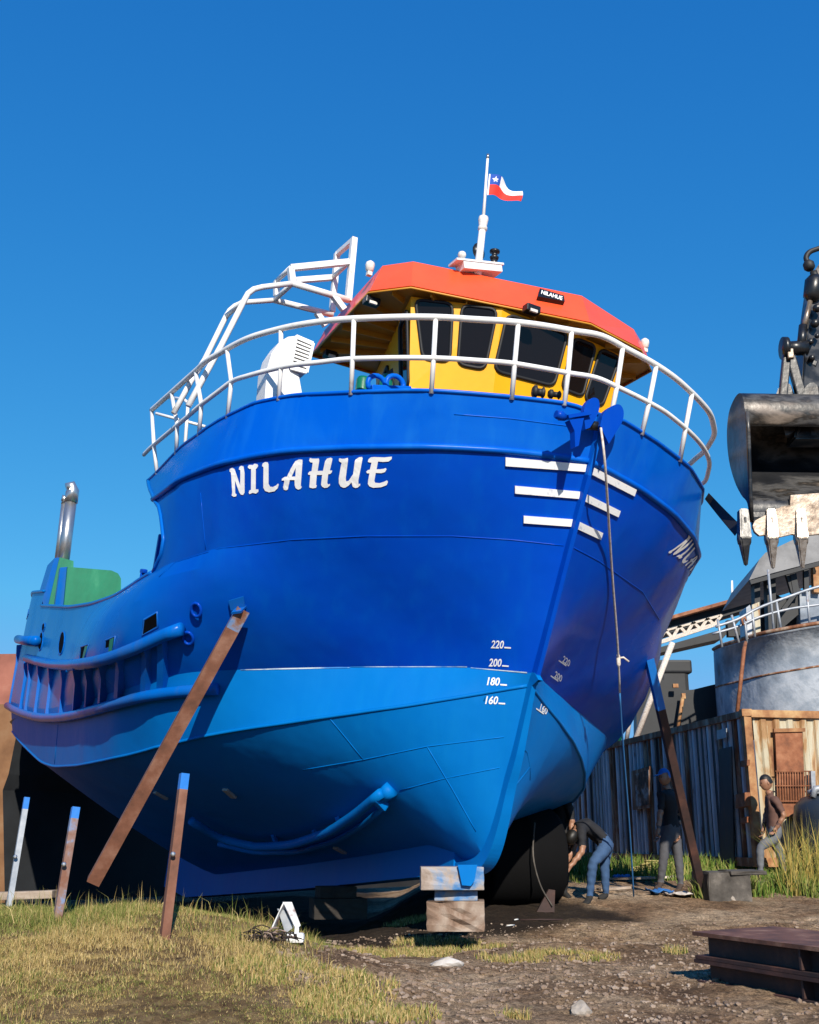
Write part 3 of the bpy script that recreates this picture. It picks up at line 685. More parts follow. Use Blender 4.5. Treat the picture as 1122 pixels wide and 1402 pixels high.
def text_polys(txt, shear=0.0, bold=0.0):
    cu = bpy.data.curves.new('txt', 'FONT'); cu.body = txt; cu.size = 1.0; cu.shear = shear; cu.offset = bold; cu.resolution_u = 3
    o = bpy.data.objects.new('txt', cu); COL.objects.link(o); dg = bpy.context.evaluated_depsgraph_get()
    me = bpy.data.meshes.new_from_object(o.evaluated_get(dg)); bpy.data.objects.remove(o); bpy.data.curves.remove(cu)
    v = [tuple(x.co) for x in me.vertices]; f = [tuple(p.vertices) for p in me.polygons]; bpy.data.meshes.remove(me); return v, f
def hull_text(name, txt, o, u, v, shear=0.25, bold=0.02):
    V, Fc = text_polys(txt, shear, bold); xs_ = [p[0] for p in V]; w = max(xs_)-min(xs_); x0 = min(xs_); P = []
    for x, y, _ in V:
        a = (x-x0)/w; b = y/0.70
        p, n = hull_hit(o[0]+u[0]*a+v[0]*b, o[1]+u[1]*a+v[1]*b) or (None, None)
        P.append(p+n*0.006)
    raw_obj(name, P, Fc, M['sign_white'], ship)
for txt, x, y in [('220', 672.5, 887), ('200', 669.5, 912), ('180', 667, 938), ('160', 664.5, 963.5)]:
    hull_text('draft_mark', txt, (x, y), (18, 0.6), (0, -10.5))
    bm = bmesh.new(); hull_patch(bm, ((x+18.5, y-1.6), (x+27.5, y-1.0), (x+27.5, y+1.0), (x+18.5, y+0.4)), 2, 1, 0.006); mesh_obj('draft_mark', bm, M['sign_white'], ship)
for txt, x, y in [('220', 769.5, 905.5), ('200', 758.5, 926.5), ('160', 738.5, 971.5)]:
    hull_text('draft_mark', txt, (x, y), (9.5, 7.0), (2.2, -8.5), 0.0)
    bm = bmesh.new(); hull_patch(bm, ((x-4.5, y-2.5), (x+6, y+4.8), (x+5.4, y+6.6), (x-5.0, y-0.8)), 2, 1, 0.006); mesh_obj('draft_mark', bm, M['sign_white'], ship)

# fenders: two pipes with upright ribs between
up_path = [(249, 861), (228, 868), (190, 886), (150, 902), (115, 910), (80, 911), (55, 907), (37, 901)]
lo_path = [(298, 943), (270, 945), (235, 948), (200, 953), (165, 962), (130, 972), (95, 981), (62, 984), (36, 979), (17, 971), (11, 966)]
hull_tube('fender_pipe', up_path, 0.074, M['fender_blue'], off=0.074, seg=14)
hull_tube('fender_pipe', lo_path, 0.066, M['fender_blue'], off=0.066, seg=14)
hull_tube('fender_pipe', [(50, 877), (34, 877), (17, 874)], 0.085, M['fender_blue'], off=0.085, seg=14)
for (xa, ya), (xb, yb) in [((222, 872), (220, 947)), ((200, 882), (197, 950)), ((164, 898), (160, 960)), ((141, 908), (137, 967)), ((122, 912), (118, 972)), ((106, 914), (101, 977)), ((88, 915), (82, 980)), ((71, 914), (63, 981)), ((56, 911), (47, 979)), ((43, 908), (34, 976)), ((37, 906), (27, 973)), ((25, 883), (14, 967))]:
    bm = bmesh.new()
    pa = on_hull(xa, ya, 0.035); pb = on_hull(xb, yb, 0.035); n = hull_hit(max(xb, 16)+3, yb); n = n[1] if n else Vector((0, -1, 0))
    mid = pa+(pb-pa)*0.28
    ax = (pb-pa).normalized(); w = ax.cross(n).normalized()*0.042
    prof = [(pa, 0.04), (mid, 0.0), (pb, 0.0)]
    prev = None
    for p, ex in prof:
        r = [bm.verts.new(p+n*(0.02+ex)+w), bm.verts.new(p+n*(0.02+ex)-w), bm.verts.new(p-n*0.10-w*1.15), bm.verts.new(p-n*0.10+w*1.15)]
        if prev:
            for k in range(4): bm.faces.new((prev[k], prev[(k+1) % 4], r[(k+1) % 4], r[k]))
        else: bm.faces.new(r[::-1])
        prev = r
    bm.faces.new(prev); bmesh.ops.recalc_face_normals(bm, faces=bm.faces)
    mesh_obj('fender_rib', bm, M['fender_blue'], ship)
# openings in the bulwark
def opening(poly, rim=True, green_inside=None):
    bm = bmesh.new()
    C = np.mean(np.array(poly), 0)
    def ringpts(sc, off):
        out = []
        for x, y in poly:
            q = (C[0]+(x-C[0])*sc, C[1]+(y-C[1])*sc); h = hull_hit(*q); out.append((h[0]+h[1]*off) if h else on_hull(*q))
        return out
    pts = ringpts(1.0, 0.006); f = bm.faces.new([bm.verts.new(p) for p in pts]); f.material_index = 0
    if green_inside:  # strip of the green inside, drawn over the dark opening
        pts = [(lambda h: h[0]+h[1]*0.009)(hull_hit(*q)) for q in green_inside]; f = bm.faces.new([bm.verts.new(p) for p in pts]); f.material_index = 2
    if rim:
        pts = ringpts(1.06, 0.0); add_tube(bm, pts+[pts[0]], 0.014, 6, 1, caps=False)
    mesh_obj('freeing_port', bm, [M['hole'], M['fender_blue'], M['green']], ship)
opening([(198, 849), (215, 839), (216, 858), (196, 869)])
opening([(146, 877), (158, 872), (155, 892), (144, 898)], green_inside=[(151.5, 875.5), (157, 873), (154, 891.5), (149, 895)])
opening([(112, 886), (122, 883), (116, 902), (110, 904)], green_inside=[(117.5, 885), (121.5, 884), (116, 901), (113.5, 902.5)])
def oval(cx, cy, w, h, lean): return [(cx+w*cos(k*pi/6)*1.0+lean*sin(k*pi/6), cy-h*sin(k*pi/6)) for k in range(12)]
opening(oval(85, 880.5, 3.4, 15, 2)); opening(oval(56.5, 878, 2.4, 12, 1.5)); opening(oval(60, 859, 1.8, 5.5, 1)); opening(oval(37, 841, 2.2, 6, 1))
for x, y in [(271, 834), (259, 872)]:
    h = hull_hit(x, y); bm = bmesh.new(); n = h[1]; t1 = n.cross(Vector((0, 0, 1))).normalized(); t2 = n.cross(t1)
    add_tube(bm, [h[0]+n*0.03+(t1*cos(k*pi/6)*0.8+t2*sin(k*pi/6))*0.075 for k in range(13)], 0.018, 8, caps=False); mesh_obj('eye_ring', bm, M['blue_part'], ship)
# bilge pipe under the bow, its bracket and tabs
hull_tube('bilge_pipe', [(262, 1124), (300, 1148), (350, 1160), (400, 1157), (450, 1140), (490, 1113), (512, 1094), (522, 1086)], 0.055, M['boot'], off=0.12, seg=12)
hull_tube('bilge_pipe', [(300, 1156), (350, 1168), (410, 1167), (460, 1152), (500, 1128), (524, 1106)], 0.035, M['boot'], off=0.05, seg=10)
h = on_hull(524, 1090, 0.06); h2 = on_hull(538, 1078, 0.02); bm = bmesh.new(); add_tube(bm, [h, h2], 0.085, 12); add_bar(bm, on_hull(514, 1092, 0.12), on_hull(528, 1106, 0.1), 0.1, 0.1, bevel=0.02); mesh_obj('pipe_end', bm, M['boot'], ship)
for x, y in [(374, 1143), (430, 1136), (461, 1118)]:
    bm = bmesh.new(); add_bar(bm, on_hull(x, y), on_hull(x+6, y+14, 0.08), 0.05, 0.05); mesh_obj('pipe_bracket', bm, M['boot'], ship)
for x, y in [(315, 1085), (221, 1088), (466, 1163), (301, 1209), (705, 1136)]:
    h = hull_hit(x, y)
    if h:
        bm = bmesh.new(); fr = frame_between((0, 0, 0), (1, 0, 0.05)); add_box(bm, h[0]+h[1]*0.012, (0.20, 0.085, 0.035), h[1].to_track_quat('Z', 'X').to_matrix(), bevel=0.01); mesh_obj('anode', bm, M['anode'], ship)

# ---- railing
def rail_pts(nm, sgn): return [L((q[0], sgn*q[1], q[2])) for q in CUR[nm][::2]]
RA, RM = [q for q in CUR['rail'] if q[0] > -3.95], [q for q in CUR['mid'] if q[0] > -3.95]
for nm, R, r in [('top_rail', RA, 0.033), ('middle_rail', RM, 0.027)]:
    bm = bmesh.new(); add_tube(bm, spline([L(q) for q in resample([(q[0], q[1], q[2]) for q in R[::-1]]+[(q[0], -q[1], q[2]) for q in R[1:]], 0.30)], 5), r, 14); mesh_obj(nm, bm, M['white'], ship)
def s_for_px(nm, x, sgn=1):
    c = CUR[nm]; q = proj(SO+c[:, :1]*SF+sgn*c[:, 1:2]*SR+c[:, 2:]*SU)
    ok = c[:, 0] > -3.95
    if sgn < 0: ok &= np.arange(len(c)) <= np.argmax(np.where(ok, q[:, 0], -1))
    X = q[ok, 0]; S = c[ok, 0]
    o = np.argsort(X); return float(np.interp(x, X[o], S[o]))
stan = []
for xt, xm, xb, sg in [(208, 211, 215, 1), (235, 243, 241, 1), (268, 276, 272, 1), (311, 317, 311, 1), (385, 385, 381, 1), (485, 483, 480, 1), (597, 594, 590, 1), (710, 705, 700, 1), (783, 778, 772, 1), (853, 845, 837, -1), (899, 889, 880, -1), (948, 939, 932, -1)]:
    stan.append((s_for_px('rail', xt, sg), s_for_px('mid', xm, sg), s_for_px('top', xb, sg), sg))
stan += [(v, v-0.05, v-0.1, -1) for v in (-0.75, -1.5, -2.3, -3.1, -3.8)]
for s, s2, s3, sg in stan:
    a = cur_at('rail', s); m_ = cur_at('mid', s2); b = cur_at('top', min(s3, 1.66))
    bm = bmesh.new(); add_tube(bm, [L((q[0], sg*q[1], q[2])) for q in (b-np.array([0, 0.01, 0.03]), m_, a)], 0.026, 8); mesh_obj('stanchion', bm, M['white'], ship)
# short hand rails at the break of the forecastle
bm = bmesh.new()
pp = lambda x, y, t: L(plane(x, y, 1, t))
add_tube(bm, [pp(231, 544, 2.9), pp(252, 547, 2.9), pp(258, 552, 2.9), pp(254, 606, 2.9)], 0.024, 8); add_tube(bm, [pp(214, 566, 3.1), pp(281, 584, 2.5)], 0.022, 8)
mesh_obj('hand_rail', bm, M['white'], ship)

# ---- wheelhouse
ZE = 6.45; ZT = 6.98
roof_lo = [plane(x, y, 2, ZE) for x, y in [(426, 487), (505, 401), (563, 394), (809, 444), (878, 480), (892, 508)]]
roof_hi = [plane(x, y, 2, ZT) for x, y in [(445, 452), (524, 364), (566, 358), (797, 405), (868, 451), (884, 478)]]
# keep the aft ends square to the roof
def ext_aft(ring, sa):
    l0, l1 = ring[0], ring[1]; r1, r0 = ring[-2], ring[-1]
    def to(p, q, s): k = (s-p[0])/(q[0]-p[0]) if abs(q[0]-p[0]) > 1e-6 else 0; return p+(q-p)*k
    a = ring[0].copy(); b = ring[-1].copy()
    a2 = np.array([sa, a[1]+0.02, a[2]]); b2 = np.array([sa, b[1]-0.25, b[2]]); return [a2]+ring[1:-1]+[b, b2]
roof_lo[0] = np.array([-3.1, roof_lo[1][1]+0.03, ZE]); roof_hi[0] = np.array([-2.95, roof_hi[1][1]+0.03, ZT])
rl0 = plane(426, 487, 2, ZE); roof_lo[0] = rl0
rh0 = rl0+(roof_hi[1]-roof_lo[1]); roof_hi[0] = rh0
sa = rl0[0]
roof_lo.append(np.array([sa, roof_lo[-1][1]-0.1, ZE])); roof_hi.append(np.array([sa+0.05, roof_hi[-1][1]-0.05, ZT]))
cen_hi = np.mean(np.array(roof_hi), 0)+np.array([0, 0, 0.10])
bm = bmesh.new()
lo = [bm.verts.new(L(p)) for p in roof_lo]; hi = [bm.verts.new(L(p)) for p in roof_hi]; n = len(lo)
for i in range(n): bm.faces.new((lo[i], lo[(i+1) % n], hi[(i+1) % n], hi[i]))
cc = bm.verts.new(L(cen_hi))
for i in range(n): bm.faces.new((hi[i], hi[(i+1) % n], cc))
bmesh.ops.recalc_face_normals(bm, faces=bm.faces)
wheel_roof_bm = bm
# walls
w_top = [plane(x, y, 2, ZE-0.01) for x, y in [(563, 406), (688, 422), (786, 456), (856, 489)]]
ctr = np.array([w_top[1]*.5+w_top[2]*.5]).reshape(3); ctr = np.array([w_top[0][0]-1.0, (w_top[0][1]+w_top[3][1])/2, 0])
ZS = 5.33
def inset(p, z, k=0.17):
    d = np.array([ctr[0]-p[0], ctr[1]-p[1], 0]); d /= np.linalg.norm(d); q = p+d*k; q[2] = z; return q
w_sill = [inset(p, ZS) for p in w_top]
w_foot = [p+np.array([0, 0, DK-ZS]) for p in w_sill]
SAFT = -2.9
def aft(p, z, dy): return np.array([SAFT, p[1]+dy, z])
bm = bmesh.new()
TP = [aft(w_top[0], ZE-.01, -0.62)]+w_top+[aft(w_top[-1], ZE-.01, 0.5)]
SL = [aft(w_sill[0], ZS, -0.62)]+w_sill+[aft(w_sill[-1], ZS, 0.5)]
FT = [p+np.array([0, 0, DK-ZS]) for p in SL]
rows = [[bm.verts.new(L(p)) for p in r] for r in (TP, SL, FT)]
for j in range(2):
    for i in range(6):
        bm.faces.new((rows[j][i], rows[j][(i+1) % 6], rows[j+1][(i+1) % 6], rows[j+1][i]))
bmesh.ops.recalc_face_normals(bm, faces=bm.faces); bmesh.ops.triangulate(bm, faces=bm.faces[:])
wheelhouse = mesh_obj('wheelhouse', bm, M['yellow'], ship)
roof = mesh_obj('roof', wheel_roof_bm, M['orange'], wheelhouse)
# soffit under the roof with stiffeners
bm = bmesh.new()
so = [L(p+np.array([0, 0, 0.03])) for p in roof_lo]
bm.faces.new([bm.verts.new(p) for p in so])
for i in range(len(roof_lo)-1):
    a, b = roof_lo[i], roof_lo[i+1]; ln = np.linalg.norm(b-a)
    k = max(1, int(ln/0.42))
    for j in range(k):
        t = (j+0.5)/k; p = a*(1-t)+b*t; d = ctr-p; d[2] = 0; d /= np.linalg.norm(d)
        add_bar(bm, L(p+d*0.06+np.array([0, 0, -0.005])), L(p+d*(1.05 if i in (0,) else 0.30)+np.array([0, 0, -0.005])), 0.02, 0.07)
mesh_obj('soffit', bm, M['soffit'], wheelhouse)
# lip of the roof
bm = bmesh.new(); add_tube(bm, [L(p+np.array([0, 0, 0.0])) for p in roof_lo+[roof_lo[0]]], 0.014, 6); mesh_obj('roof_edge', bm, M['soffit'], wheelhouse)
def wall_plane(i):   # facet between TP[i],TP[i+1] and sill
    a, b, c = L(TP[i]), L(TP[i+1]), L(SL[i]); n = (b-a).cross(c-a).normalized()
    cl = L((ctr[0], ctr[1], ZS))
    if n.dot(a-cl) < 0: n = -n
    return a, n
def px_on(pl, x, y):
    a, n = pl; d = dir_l(x, y); k = (a-EYE_L).dot(n)/d.dot(n); return EYE_L+d*k
WB = BVHTree.FromPolygons([v.co.copy() for v in wheelhouse.data.vertices], [tuple(p.vertices) for p in wheelhouse.data.polygons])
def wh_hit(x, y):
    h = WB.ray_cast(EYE_L, dir_l(x, y)); n = h[1]
    return h[0], (n if n.dot(dir_l(x, y)) < 0 else -n)
def window(i, quad, rad=11):
    R = [(p.x, p.y) for p in rounded([(x, y, 0) for x, y in quad], rad, 4)]
    V, T = fine_poly(R, 9.0); me = bpy.data.meshes.new('window'); bm = bmesh.new()
    vs = [bm.verts.new(h[0]+h[1]*0.012) for h in (wh_hit(x, y) for x, y in V)]
    for t in T: bm.faces.new([vs[k] for k in t]).material_index = 0
    ring = [h[0]+h[1]*0.012 for h in (wh_hit(x, y) for x, y in R)]
    add_tube(bm, ring+[ring[0]], 0.022, 6, 1, caps=False)
    return mesh_obj('window', bm, [M['glass'], M['rubber']], wheelhouse)
window(1, [(569, 410), (620, 416), (616, 495), (579, 491)])
window(1, [(633, 418), (681, 424), (664, 506), (627, 499)])
window(2, [(694, 431), (777, 456), (758, 529), (677, 508)])
window(3, [(786, 463), (815, 474), (797, 543), (769, 532)], 8)
window(3, [(822, 478), (848, 490), (824, 556), (800, 548)], 8)
# starboard side window and after windows sit on the side wall
pl0 = wall_plane(0)
def side_window(s0, s1, z0, z1, dz=0.0):
    a, n = pl0
    def pt(s, z):
        t = (z-ZS)/(ZE-ZS); k = (s-SL[1][0])/(SL[0][0]-SL[1][0]); tt = SL[1][1]*(1-t)+TP[1][1]*t-.62*k; return L((s, tt, z))
    P = [pt(s0, z1), pt(s1, z1), pt(s1, z0), pt(s0, z0)]; R = rounded(P, 0.08, 4); bm = bmesh.new()
    f = bm.faces.new([bm.verts.new(p+n*0.004) for p in R]); add_tube(bm, [p+n*0.012 for p in R]+[R[0]+n*0.012], 0.020, 6, 1, caps=False)
    mesh_obj('window', bm, [M['glass'], M['rubber']], wheelhouse)
sw = w_top[0][0]
side_window(sw-0.08, sw-0.55, ZS+0.02, ZE-0.14); side_window(sw-1.35, sw-1.95, ZS+0.1, ZE-0.3)
# door opening aft of the side window
bm = bmesh.new(); y0 = SL[1][1]-.62*(sw-0.95-SL[1][0])/(SAFT-SL[1][0])
add_box(bm, L((sw-0.95, y0+0.03, 5.0)), (0.55, 0.03, 2.0), bevel=0.01); mesh_obj('door', bm, M['black'], wheelhouse)
bm = bmesh.new(); add_bar(bm, L((sw-0.62, y0+0.05, 4.0)), L((sw-0.55, y0+0.5, 4.9)), 0.5, 0.02); mesh_obj('door', bm, M['galv'], wheelhouse)
# soffit floodlights
for x, y in [(509, 413), (453, 486), (728, 424)]:
    p = L(plane(x, y, 2, ZE-0.06)); bm = bmesh.new(); add_box(bm, p, (0.12, 0.19, 0.09), bevel=0.01); add_box(bm, p+Vector((0.05, 0.0, -0.035)), (0.03, 0.10, 0.035), mi=1); mesh_obj('floodlight', bm, [M['black'], M['lamp']], wheelhouse)
# dark board with white lettering on the front of the roof
def fascia_pl():
    a, b, c = L(roof_lo[2]), L(roof_lo[3]), L(roof_hi[2]); n = (b-a).cross(c-a).normalized()
    if n.x < 0: n = -n
    return a, n
fp = fascia_pl(); q = [px_on(fp, x, y) for x, y in [(737, 401), (770, 411), (771, 419), (734, 412)]]
bm = bmesh.new(); add_prism(bm, [p-fp[1]*0.02 for p in q], fp[1]*0.09); bmesh.ops.recalc_face_normals(bm, faces=bm.faces)
board = mesh_obj('name_board', bm, M['black'], wheelhouse)
# the photo's letters are too small to read: blocky white strokes
V, Fc = text_polys('NILAHUE', 0.0, 0.03); xw = max(v[0] for v in V); P = []
tl, tr, br, bl = [px_on(fp, x, y)+fp[1]*0.078 for x, y in [(739, 404), (768, 413), (767, 418), (738, 409)]]
for x, y, _ in V:
    u = x/xw; v = 1-y/0.72; P.append((tl*(1-u)+tr*u)*(1-v)+(bl*(1-u)+br*u)*v)
raw_obj('lettering', P, Fc, M['sign_white'], wheelhouse)
# things on the roof: mast, lights
sm = -0.55
mb = plane(655, 362, 0, sm); mt = plane(668, 217, 0, sm); m1 = plane(661.5, 308, 0, sm)
bm = bmesh.new(); add_tube(bm, [L(mb-np.array([0, 0, .15])), L(m1)], [0.052, 0.042], 12); add_tube(bm, [L(m1), L(mt)], [0.022, 0.016], 8)
mast = mesh_obj('mast', bm, M['white'], ship)
bm = bmesh.new(); add_lathe(bm, L(m1-np.array([0, 0, .10])), (0.0, 0, 1), [(0, .03), (.03, .06), (.06, .06), (.08, .05), (.17, .065), (.21, .06), (.23, .03)], 14); mesh_obj('mast_light', bm, M['lamp'], mast)
bm = bmesh.new(); add_tube(bm, [L(mt), L(mt+np.array([0, 0, .06]))], 0.02, 8); mesh_obj('mast_tip', bm, M['steel'], mast)
bm = bmesh.new()
p0, p1 = L(plane(620, 359, 0, sm)), L(plane(684, 366, 0, sm)); add_bar(bm, p0, p1, 0.22, 0.025); add_bar(bm, L(plane(630, 366, 0, sm)), L(plane(682, 371, 0, sm)), 0.2, 0.10)
mesh_obj('mast_platform', bm, M['white'], ship)
bm = bmesh.new(); b0 = L(plane(632, 358, 0, sm)); add_tube(bm, [b0, b0+Vector((0, 0, .05))], 0.02, 8); add_lathe(bm, b0+Vector((0, 0, .04)), (0, 0, 1), [(0, .02), (.02, .045), (.05, .055), (.08, .045), (.1, .015)], 12); mesh_obj('roof_light', bm, M['lamp'], ship)
bm = bmesh.new(); b0 = L(plane(652, 346, 0, sm-0.1)); add_lathe(bm, b0, (0.9, 0.3, 0), [(0, .02), (.03, .10), (.05, .11), (.08, .02)], 14); mesh_obj('searchlight', bm, M['black'], ship)
bm = bmesh.new(); b0 = L(plane(676, 366, 0, sm)); add_tube(bm, [b0, b0+Vector((0, 0, .12))], 0.045, 8); add_lathe(bm, b0+Vector((0, 0, .11)), (0, 0, 1), [(0, .05), (.03, .06), (.05, .035), (.09, .035), (.10, .065), (.125, .065), (.13, .02)], 12); mesh_obj('signal_lamp', bm, M['black'], ship)
for x, y, dz in [(506, 373, 0), (883, 478, 0)]:
    b0 = L(plane(x, y, 2, ZT-0.08)); bm = bmesh.new(); add_lathe(bm, b0, (0, 0, 1), [(0, .02), (.03, .05), (.10, .06), (.13, .055), (.16, .02)], 12); add_box(bm, b0+Vector((0, 0, -.02)), (.06, .06, .05)); mesh_obj('side_light', bm, M['lamp'], ship)
# gantry of white tube abaft the wheelhouse
bm = bmesh.new()
sA, sB = -1.75, -2.32
A_ = lambda x, y: L(plane(x, y, 0, sA)); B_ = lambda x, y: L(plane(x, y, 0, sB))
def sharp(pts, r, seg=8): add_tube(bm, pts, r, seg)
sharp([A_(258, 556), A_(286, 505), A_(304, 472), A_(335, 411), A_(340, 402), A_(348, 396), A_(360, 393), A_(401, 388)], 0.037); sharp([A_(401, 388), A_(478, 411)], 0.044)
sharp([B_(238, 566), B_(262, 522), B_(281, 492), B_(310, 433), B_(315, 425), B_(322, 419), B_(333, 414), B_(376, 411)], 0.035); sharp([B_(376, 411), B_(456, 431)], 0.042)
for a, b in [((335, 411), (310, 433)), ((401, 388), (376, 411)), ((398, 367), (379, 385)), ((478, 359), (456, 380))]: sharp([A_(*a), B_(*b)], 0.032)
for a, b in [((401, 388), (398, 367)), ((398, 367), (478, 359)), ((485, 326), (477, 412)), ((457, 405), (471, 424))]: add_bar(bm, A_(*a), A_(*b), 0.075, 0.075)
for a, b in [((379, 405), (379, 385)), ((405, 384), (456, 380)), ((462, 347), (455, 427)), ((434, 428), (446, 446))]: add_bar(bm, B_(*a), B_(*b), 0.07, 0.07)
add_bar(bm, A_(485, 328), B_(462, 348), 0.06, 0.06)
mesh_obj('gantry', bm, M['white'], ship)
# white ventilator with louvred mouth
t0, t1 = 1.9, 2.55
bm = bmesh.new()
sv = -0.75
vp = lambda x, y: plane(x, y, 0, sv)
bp = [vp(x, y) for x, y in [(362, 556), (366, 505), (372, 484), (383, 468), (395, 461), (405, 460), (396, 505), (409, 512), (415, 545)]]
add_prism(bm, [L(p) for p in bp], Vector((-0.30, 0, 0)))
bmesh.ops.recalc_face_normals(bm, faces=bm.faces)
vent = mesh_obj('ventilator', bm, M['white'], ship)
bm = bmesh.new()
q = [L(vp(x, y))+Vector((dx, 0, 0)) for x, y, dx in [(405, 461, .01), (426, 473, .06), (417, 513, .06), (397, 505, .01)]]
bm.faces.new([bm.verts.new(p) for p in q]).material_index = 1
for k in range(9):
    t = (k+0.5)/9; a = q[0]*(1-t)+q[3]*t; b = q[1]*(1-t)+q[2]*t; add_bar(bm, a+Vector((.012, 0, 0)), b+Vector((.012, 0, 0)), 0.025, 0.022, mi=0)
for a, b in zip(q, q[1:]+q[:1]): add_bar(bm, a+Vector((.01, 0, 0)), b+Vector((.01, 0, 0)), 0.03, 0.03)
add_prism(bm, [q[1]+Vector((-.01, 0, 0)), q[2]+Vector((-.01, 0, 0)), q[3]+Vector((-.02, 0, 0)), q[0]+Vector((-.02, 0, 0))], Vector((-0.24, 0, 0)))
mesh_obj('louvre', bm, [M['white'], M['hole']], vent)
# fairlead rollers on the bulwark, starboard bow
sfl = s_for_px('top', 530)-0.22
bm = bmesh.new()
def tp(x, y, off=0.12): 
    p = plane(x, y, 2, 4.52); return L(p)
for x in (516, 541):
    c = L(plane(x, 527, 0, sfl)); ring = [(c+Vector((0, cos(k*pi/8)*0.10, sin(k*pi/8)*0.10))) for k in range(-2, 11)]
    add_tube(bm, ring, 0.028, 8)
add_bar(bm, L(plane(506, 533, 0, sfl)), L(plane(560, 535, 0, sfl)), 0.14, 0.06, bevel=0.01)
mesh_obj('fairlead', bm, M['bulwark'], ship)
for x, y in [(497, 528), (529, 525)]:
    c = L(plane(x, y, 0, sfl-0.25)); bm = bmesh.new(); add_lathe(bm, c-Vector((0, 0, .14)), (0, 0, 1), [(0, .09), (.05, .075), (.2, .075), (.23, .06)], 14); mesh_obj('roller', bm, M['dkgreen'], ship)
for x, y, r in [(735, 538, .07), (757, 541, .05)]:
    c = L(plane(x, y, 0, s_for_px('top', x)-0.3)); bm = bmesh.new(); add_lathe(bm, c-Vector((0, 0.06, 0)), (0.4, 1, 0), [(0, r*.6), (.02, r), (.05, r), (.06, r*.6), (.1, r*.6), (.12, r), (.14, r*.5)], 12); mesh_obj('windlass_drum', bm, M['rubber'], ship)
# cheek plates of the bow roller
def cheek(pts, t, s_off):
    P = [plane(x, y, 0, s_off) for x, y in pts]; bm = bmesh.new()
    return P
bm = bmesh.new()
P = spline([L(plane(x, y, 0, 1.78)) for x, y in [(797, 590), (795, 565), (800, 552), (808, 547), (815, 550), (816, 562), (811, 575), (803, 588)]], 3); add_prism(bm, P, Vector((0.06, 0, 0)))
add_bar(bm, L(plane(775, 572, 0, 1.84)), L(plane(806, 567, 0, 1.84)), 0.10, 0.035); add_lathe(bm, L(plane(774, 572, 0, 1.84)), (0, -1, 0.1), [(0, .035), (.05, .05), (.11, .04)], 10)
add_prism(bm, [L(plane(x, y, 0, 1.88)) for x, y in [(780, 575), (800, 572), (796, 590), (793, 610), (788, 612), (787, 590)]], Vector((-0.08, 0, 0))); bmesh.ops.recalc_face_normals(bm, faces=bm.faces)
mesh_obj('roller_cheek', bm, M['blue_part'], ship)
bm = bmesh.new()
P = spline([L(plane(x, y, 0, 1.76)) for x, y in [(817, 585), (822, 568), (832, 559), (843, 556), (849, 564), (848, 578), (840, 592), (829, 610)]], 3); add_prism(bm, P, Vector((0.06, 0, 0))); bmesh.ops.recalc_face_normals(bm, faces=bm.faces)
mesh_obj('roller_cheek', bm, M['blue_part'], ship)
bm = bmesh.new(); add_tube(bm, [L(plane(802, 582, 0, 1.74)), L(plane(824, 584, 0, 1.74))], 0.05, 10); mesh_obj('bow_roller', bm, M['black'], ship)
# bollard at the break of the forecastle
b0 = L(plane(195, 794, 1, 3.0)); bm = bmesh.new(); add_tube(bm, [b0-Vector((0, 0, .15)), b0+Vector((0, 0, .13))], 0.04, 10); add_bar(bm, b0+Vector((.1, 0, .10)), b0+Vector((-.1, 0, .14)), 0.07, 0.06, bevel=0.02); mesh_obj('bollard', bm, M['blue_part'], ship)
# casing with exhausts near the stern
sc0 = -11.0
T_ = lambda x, y, ds=0.0: L(plane(x, y, 0, sc0+ds))
AFT = Vector((-0.8, 0, 0))
bm = bmesh.new(); add_prism(bm, [T_(*p) for p in [(93, 776), (153, 781), (162, 785), (166, 792), (166, 840), (87, 840)]], AFT)
bmesh.ops.recalc_face_normals(bm, faces=bm.faces); casing = mesh_obj('engine_casing', bm, M['green'], ship)
bm = bmesh.new(); add_prism(bm, [T_(x, y, -.25) for x, y in [(82, 763), (101, 768), (101, 778), (86, 840), (64, 840)]], AFT); bmesh.ops.recalc_face_normals(bm, faces=bm.faces); mesh_obj('casing_panel', bm, M['green'], casing)
bm = bmesh.new(); add_prism(bm, [T_(x, y, -.30) for x, y in [(75, 764), (83, 763), (71, 840), (52, 840)]], AFT); bmesh.ops.recalc_face_normals(bm, faces=bm.faces); mesh_obj('casing_panel', bm, M['fender_blue'], casing)
bm = bmesh.new(); add_prism(bm, [T_(x, y, -.10) for x, y in [(83, 777), (94, 776), (87, 840), (74, 840)]], AFT*.3); bmesh.ops.recalc_face_normals(bm, faces=bm.faces); mesh_obj('casing_panel', bm, M['fender_blue'], casing)
te = -.6; bm = bmesh.new(); add_tube(bm, [T_(85, 785, te), T_(97.5, 685, te)], 0.115, 14); add_tube(bm, [T_(97.5, 688, te), T_(99.5, 672, te), T_(98, 666, te), T_(92, 668, te)], [0.13, 0.13, 0.12, 0.10], 14); mesh_obj('exhaust_pipe', bm, M['steel'], casing)
bm = bmesh.new(); add_tube(bm, [T_(78, 778, te-.1), T_(88.5, 690, te-.1)], 0.062, 12); add_tube(bm, [T_(88.5, 690, te-.1), T_(89.5, 683, te-.1), T_(85, 682, te-.1)], 0.07, 10); mesh_obj('exhaust_pipe', bm, M['steel'], casing)

